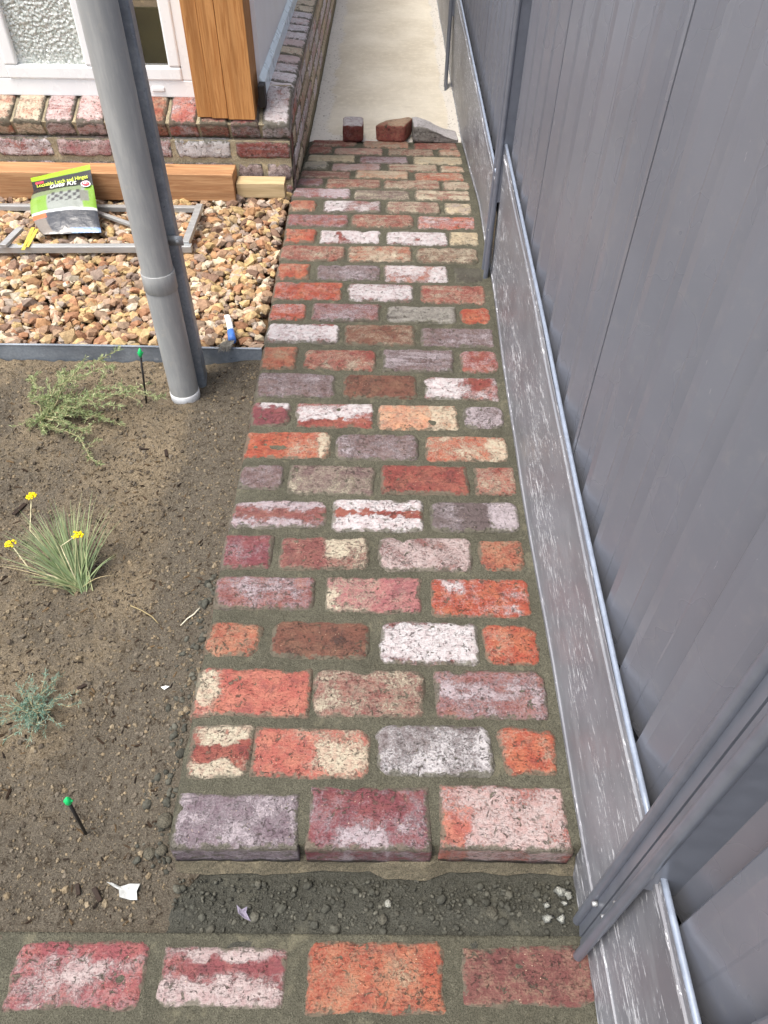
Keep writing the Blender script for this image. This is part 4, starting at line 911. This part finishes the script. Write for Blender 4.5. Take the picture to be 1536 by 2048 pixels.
# tussock with yellow flowers
base = Vector(soil_at(160, 1178)); tus = thing('tussock', 'tufted grey green grass plant with three yellow flower heads', 'plant', base)
bl = MB(); pal = [(112, 132, 88), (134, 150, 106), (94, 114, 76), (156, 158, 118), (120, 140, 106)]
def blade(mb, b_, tip, droop, w_, col):
    b_ = Vector(b_); tip = Vector(tip); V = []; n_ = 7; d_ = tip-b_; sd_ = d_.cross(Vector((0, 0, 1))); sd_ = sd_.normalized() if sd_.length > 1e-4 else Vector((1, 0, 0)); sd_ = (sd_+Vector((0, 0, random.uniform(-.5, .5)))).normalized()
    for i in range(n_):
        t_ = i/(n_-1); p = b_+d_*t_+Vector((0, 0, droop*(math.sin(PI*t_*.8)))); ww = w_*(1-t_**2.2)+.0002; V += [tuple(p-sd_*ww/2), tuple(p+sd_*ww/2)]
    mb.add(V, [(2*i, 2*i+1, 2*i+3, 2*i+2) for i in range(n_-1)], col=col)
for k in range(260):
    an = random.gauss(2.15, .62); ln = random.uniform(.10, .25)*(1.0 if .8 < an < 3.2 else .6); up = random.uniform(.35, 1.0)
    tip = base+Vector((math.cos(an)*ln*.75, math.sin(an)*ln*.7, ln*up*.65)); b_ = base+Vector((random.gauss(0, .010), random.gauss(0, .008), -.004))
    blade(bl, b_, tip, ln*.14, random.uniform(.0016, .003), np.clip(np.array(lin(random.choice(pal)))*random.uniform(.8, 1.2), 0, 1))
for (tx, ty) in ((240, 1040), (235, 1170), (10, 1135), (0, 1150), (118, 1195)):
    s_ = soil_at(tx, ty); blade(bl, base, (s_[0], s_[1], s_[2]+.025), .02, .0016, lin(190, 172, 132))
bl.build('leaves', SH, tus)
YF = mat_plain('yellow_petals', lin(236, 210, 24), .7, 0, .3, 200, .18, .003)
for (fx, fy, hz, kx, ky) in ((63, 993, .14, 60, 1060), (22, 1088, .10, 60, 1140), (155, 1070, .13, 122, 1092)):
    s_ = soil_at(fx, fy); c = Vector(atZ(fx, fy, base.z+hz)); k2 = Vector(atZ(kx, ky, base.z+hz*.72))
    st2 = MB(); st2.tube([base, base.lerp(k2, .5)+Vector((0, 0, .012)), k2, c.lerp(k2, .3), c], [.0016, .0016, .0015, .0014, .0013], 6, col=lin(178, 172, 140)); so2 = st2.build('flower_stem', mat_attr('pale_stem', .8, .001, 100), tus, True)
    hd = MB()
    for k in range(34):
        an = random.uniform(0, 2*PI); rr = .0125*math.sqrt(random.random()); p = c+Vector((rr*math.cos(an), rr*math.sin(an)*.9, .004*math.cos(rr/.0125*1.5)+random.uniform(-.002, .002))); r_ = random.uniform(.0022, .0034)
        V = ICO*r_*np.array([1, 1, .8])+np.array(p); hd.add(V, ICF)
    hd.build('flower_head', YF, tus, True)
# small blue-green plant
base = Vector(soil_at(72, 1430)); bg_ = thing('groundcover_plant', 'small blue green feathery plant low on bare soil', 'plant', base)
lf, stm = MB(), MB(); pal = [(110, 144, 126), (130, 164, 146), (90, 124, 108), (156, 180, 164)]
for k in range(46):
    an = random.uniform(0, 2*PI); r_ = random.uniform(.03, .115); e_ = base+Vector((math.cos(an)*r_, math.sin(an)*r_*.85, random.uniform(.01, .05)))
    P = bpath(base, e_, .012, 5, .006); leafy_branch(lf, stm, P, .0012, 60, .0095, .0013, pal)
stm.build('stem', mat_attr('fine_stem', .8, .001, 100), bg_, True); lf.build('foliage', mat_leafy('blue_green_leaf', None, lin(120, 146, 130), .2), bg_)
# fallen leaves
def flat_leaf(label, pts, col, ground, curl=.004, nm='fallen_leaf', cat='leaf'):
    P = [Vector(ground(x, y)) for x, y in pts]; c = sum(P, Vector())/len(P); q = MB(); V = [tuple(c+Vector((0, 0, .006)))]; n_ = len(P)
    for i, p in enumerate(P): V.append(tuple(p.lerp(c, .5)+Vector((0, 0, .006+random.uniform(0, curl)))))
    for i, p in enumerate(P): V.append(tuple(p+Vector((0, 0, .0045+random.uniform(0, curl*2)))))
    Fc = [(0, 1+i, 1+(i+1) % n_) for i in range(n_)]+[(1+i, 1+n_+i, 1+n_+(i+1) % n_, 1+(i+1) % n_) for i in range(n_)]
    q.add(V, Fc); o = q.build(nm, leaf_mat(label[:12].replace(' ', '_')+'_mat', col), base=tuple(c)); md = o.modifiers.new('s', 'SOLIDIFY'); md.thickness = .0006; tag(o, label, cat); return o
flat_leaf('pale silvery dried leaf with a long stalk, on the soil near the lower bricks', [(216, 1767), (228, 1769), (242, 1776), (262, 1770), (282, 1770), (276, 1786), (276, 1802), (262, 1802), (242, 1798), (240, 1782), (226, 1773)], lin(168, 170, 168), soil_at)
trf = lambda x, y: atZ(x, y, -.103)
flat_leaf('small dusty purple leaf lying in the trench between the two brick levels', [(474, 1812), (484, 1822), (496, 1816), (494, 1828), (502, 1844), (490, 1840), (478, 1830)], lin(128, 122, 138), trf)
flat_leaf('tiny white fleck of dry leaf beside the salmon brick edge', [(323, 1378), (334, 1374), (340, 1376), (330, 1383)], lin(226, 226, 222), soil_at)
def twig(label, pts, r_, col, lift=.006):
    P = [Vector(soil_at(x, y))+Vector((0, 0, lift)) for x, y in pts]; q = MB(); q.tube(P, [r_]*(len(P)-1)+[r_*.5], 6); o = q.build('twig', leaf_mat(label[:10].replace(' ', '_')+'_tw', col), None, True, base=tuple(P[0])); tag(o, label, 'twig')
twig('thin curved tan twig on the soil right of the tussock', [(262, 1214), (285, 1224), (305, 1236), (318, 1250)], .0013, lin(150, 136, 100))
twig('short pale twig lying near the path edge beside the mauve bricks', [(400, 1219), (388, 1232), (376, 1240), (362, 1254)], .0016, lin(206, 200, 180))
def chip_(label, x, y, L, ang, w_=.006):
    p = Vector(soil_at(x, y)); q = MB(); q.box(-L/2, L/2, -w_/2, w_/2, -.001, .004, Matrix.Translation(p+Vector((0, 0, .002)))@Matrix.Rotation(ang, 4, 'Z')@Matrix.Rotation(.15, 4, 'Y'))
    o = q.build('bark_chip', leaf_mat('bark_'+str(x), lin(46, 36, 30)), None, bevel=.0015, base=tuple(p)); tag(o, label, 'bark chip', 'dark bark chips on the soil')
chip_('large dark bark chip left of the tussock, by the photo edge', 40, 1020, .05, 1.3, .012)
chip_('upright looking black bark chip in the open soil below the pipe', 333, 908, .034, 1.9, .009)
chip_('dark bark sliver above and left of the black chip below the pipe', 288, 900, .025, .1, .004)
chip_('dark bark piece on the soil left of the pale silvery leaf', 195, 1790, .028, -.9, .009)
chip_('dark bark piece touching the soil just left of the chip by the silvery leaf', 157, 1780, .02, -1.2, .008)
chip_('dark bark chip among the soil, right of the blue green plant', 165, 1375, .022, .7, .008)
# larger mortar lumps
def lump(label, x, y, r_, ground=soil_at, col=(104, 100, 88), nm='mortar_lump', cat='mortar lump', grp='mortar lumps beside the step'):
    p = Vector(ground(x, y)); import bmesh; bm = bmesh.new(); bmesh.ops.create_icosphere(bm, subdivisions=3, radius=r_)
    for v in bm.verts:
        k_ = float(fbm(np.array([v.co.x/r_*1.3+x]), np.array([v.co.y/r_*1.3+v.co.z/r_]), 5, 3)[0]); v.co *= 1+.32*k_; v.co.z *= .75
    me = bpy.data.meshes.new(nm); bm.to_mesh(me); bm.free(); me.materials.append(mat_mortar('lump_'+str(x), lin(col), .85)); me.polygons.foreach_set('use_smooth', [True]*len(me.polygons))
    o = link(bpy.data.objects.new(nm, me)); o.location = p+Vector((0, 0, r_*.4)); tag(o, label, cat, grp)
lump('largest grey mortar lump, against the left side of the lilac step brick', 331, 1643, .015)
lump('grey mortar lump at the soil corner, right one of the touching pair by the step', 324, 1702, .011)
lump('grey mortar lump at the soil corner, left one of the touching pair by the step', 301, 1708, .011)
lump('rounded dark clod in the trench right of centre, below the step', 982, 1826, .010, trf, (96, 94, 84), 'mortar_lump', 'mortar lump')
lump('small pale lump in the middle of the trench, by the lower orange brick', 776, 1808, .007, trf, (176, 176, 166), 'mortar_lump', 'mortar lump')
lump('dark clod below the pale lump in the trench', 765, 1840, .008, trf, (100, 98, 88), 'mortar_lump', 'mortar lump')
# spilled white paste near the post
sp_ = [(1118, 1780, 12), (1135, 1790, 8), (1094, 1812, 7), (1096, 1836, 9), (1122, 1836, 8), (1130, 1808, 6)]
q = MB()
for (x, y, r_) in sp_:
    c = Vector(trf(x, y))+Vector((0, 0, .003)); V = [tuple(c+Vector((0, 0, .003)))]; n_ = 11
    for k in range(n_): an = 2*PI*k/n_; rr = r_*.0009*random.uniform(.5, 1.5); V.append(tuple(c+Vector((rr*math.cos(an)*1.2, rr*math.sin(an), 0))))
    q.add(V, [(0, 1+k, 1+(k+1) % n_) for k in range(n_)]+[tuple(range(n_, 0, -1))])
tag(q.build('plaster_flakes', mat_mortar('white_plaster', lin(176, 178, 170), .8), None, True, base=tuple(trf(1115, 1810))), 'crumbled white plaster splashed in the trench beside the fence post', 'plaster')
# paint brush on the gravel
A_ = Vector(atZ(457, 634, .035)); B_ = Vector(atZ(463, 672, .03)); C_ = Vector(atZ(452, 700, .022))
brush = thing('paint_brush', 'old brush with white and blue handle lying on gravel at the edging', 'brush', C_)
q = MB(); d_ = B_-A_; q.tube([A_+Vector((-.012, 0, 0)), A_+Vector((-.002, -.002, .002)), A_+d_*.35, A_+d_*.8, B_], [.006, .009, .010, .0105, .009], 12); q.build('handle', WHITEP, brush, True)
q = MB(); q.tube([A_+d_*.75, B_+d_*.02, B_+d_*.25], [.0115, .012, .0125], 12); q.build('ferrule', mat_plain('blue_tape', lin(70, 120, 200), .5), brush, True)
q = MB()
for k in range(170):
    s_ = random.gauss(0, 1); b_ = B_+d_*.2+Vector((s_*.003, random.gauss(0, .002), 0)); e_ = C_+Vector((-.006+random.gauss(0, .012), random.gauss(-.002, .006), random.uniform(-.004, .014)))
    q.tube([b_, b_.lerp(e_, .5)+Vector((s_*.003, 0, .004)), e_], [.0008, .0007, .0004], 3, False)
q.build('bristles', mat_plain('worn_bristle', lin(156, 152, 142), .8, 0, .2, 90, .3), brush)
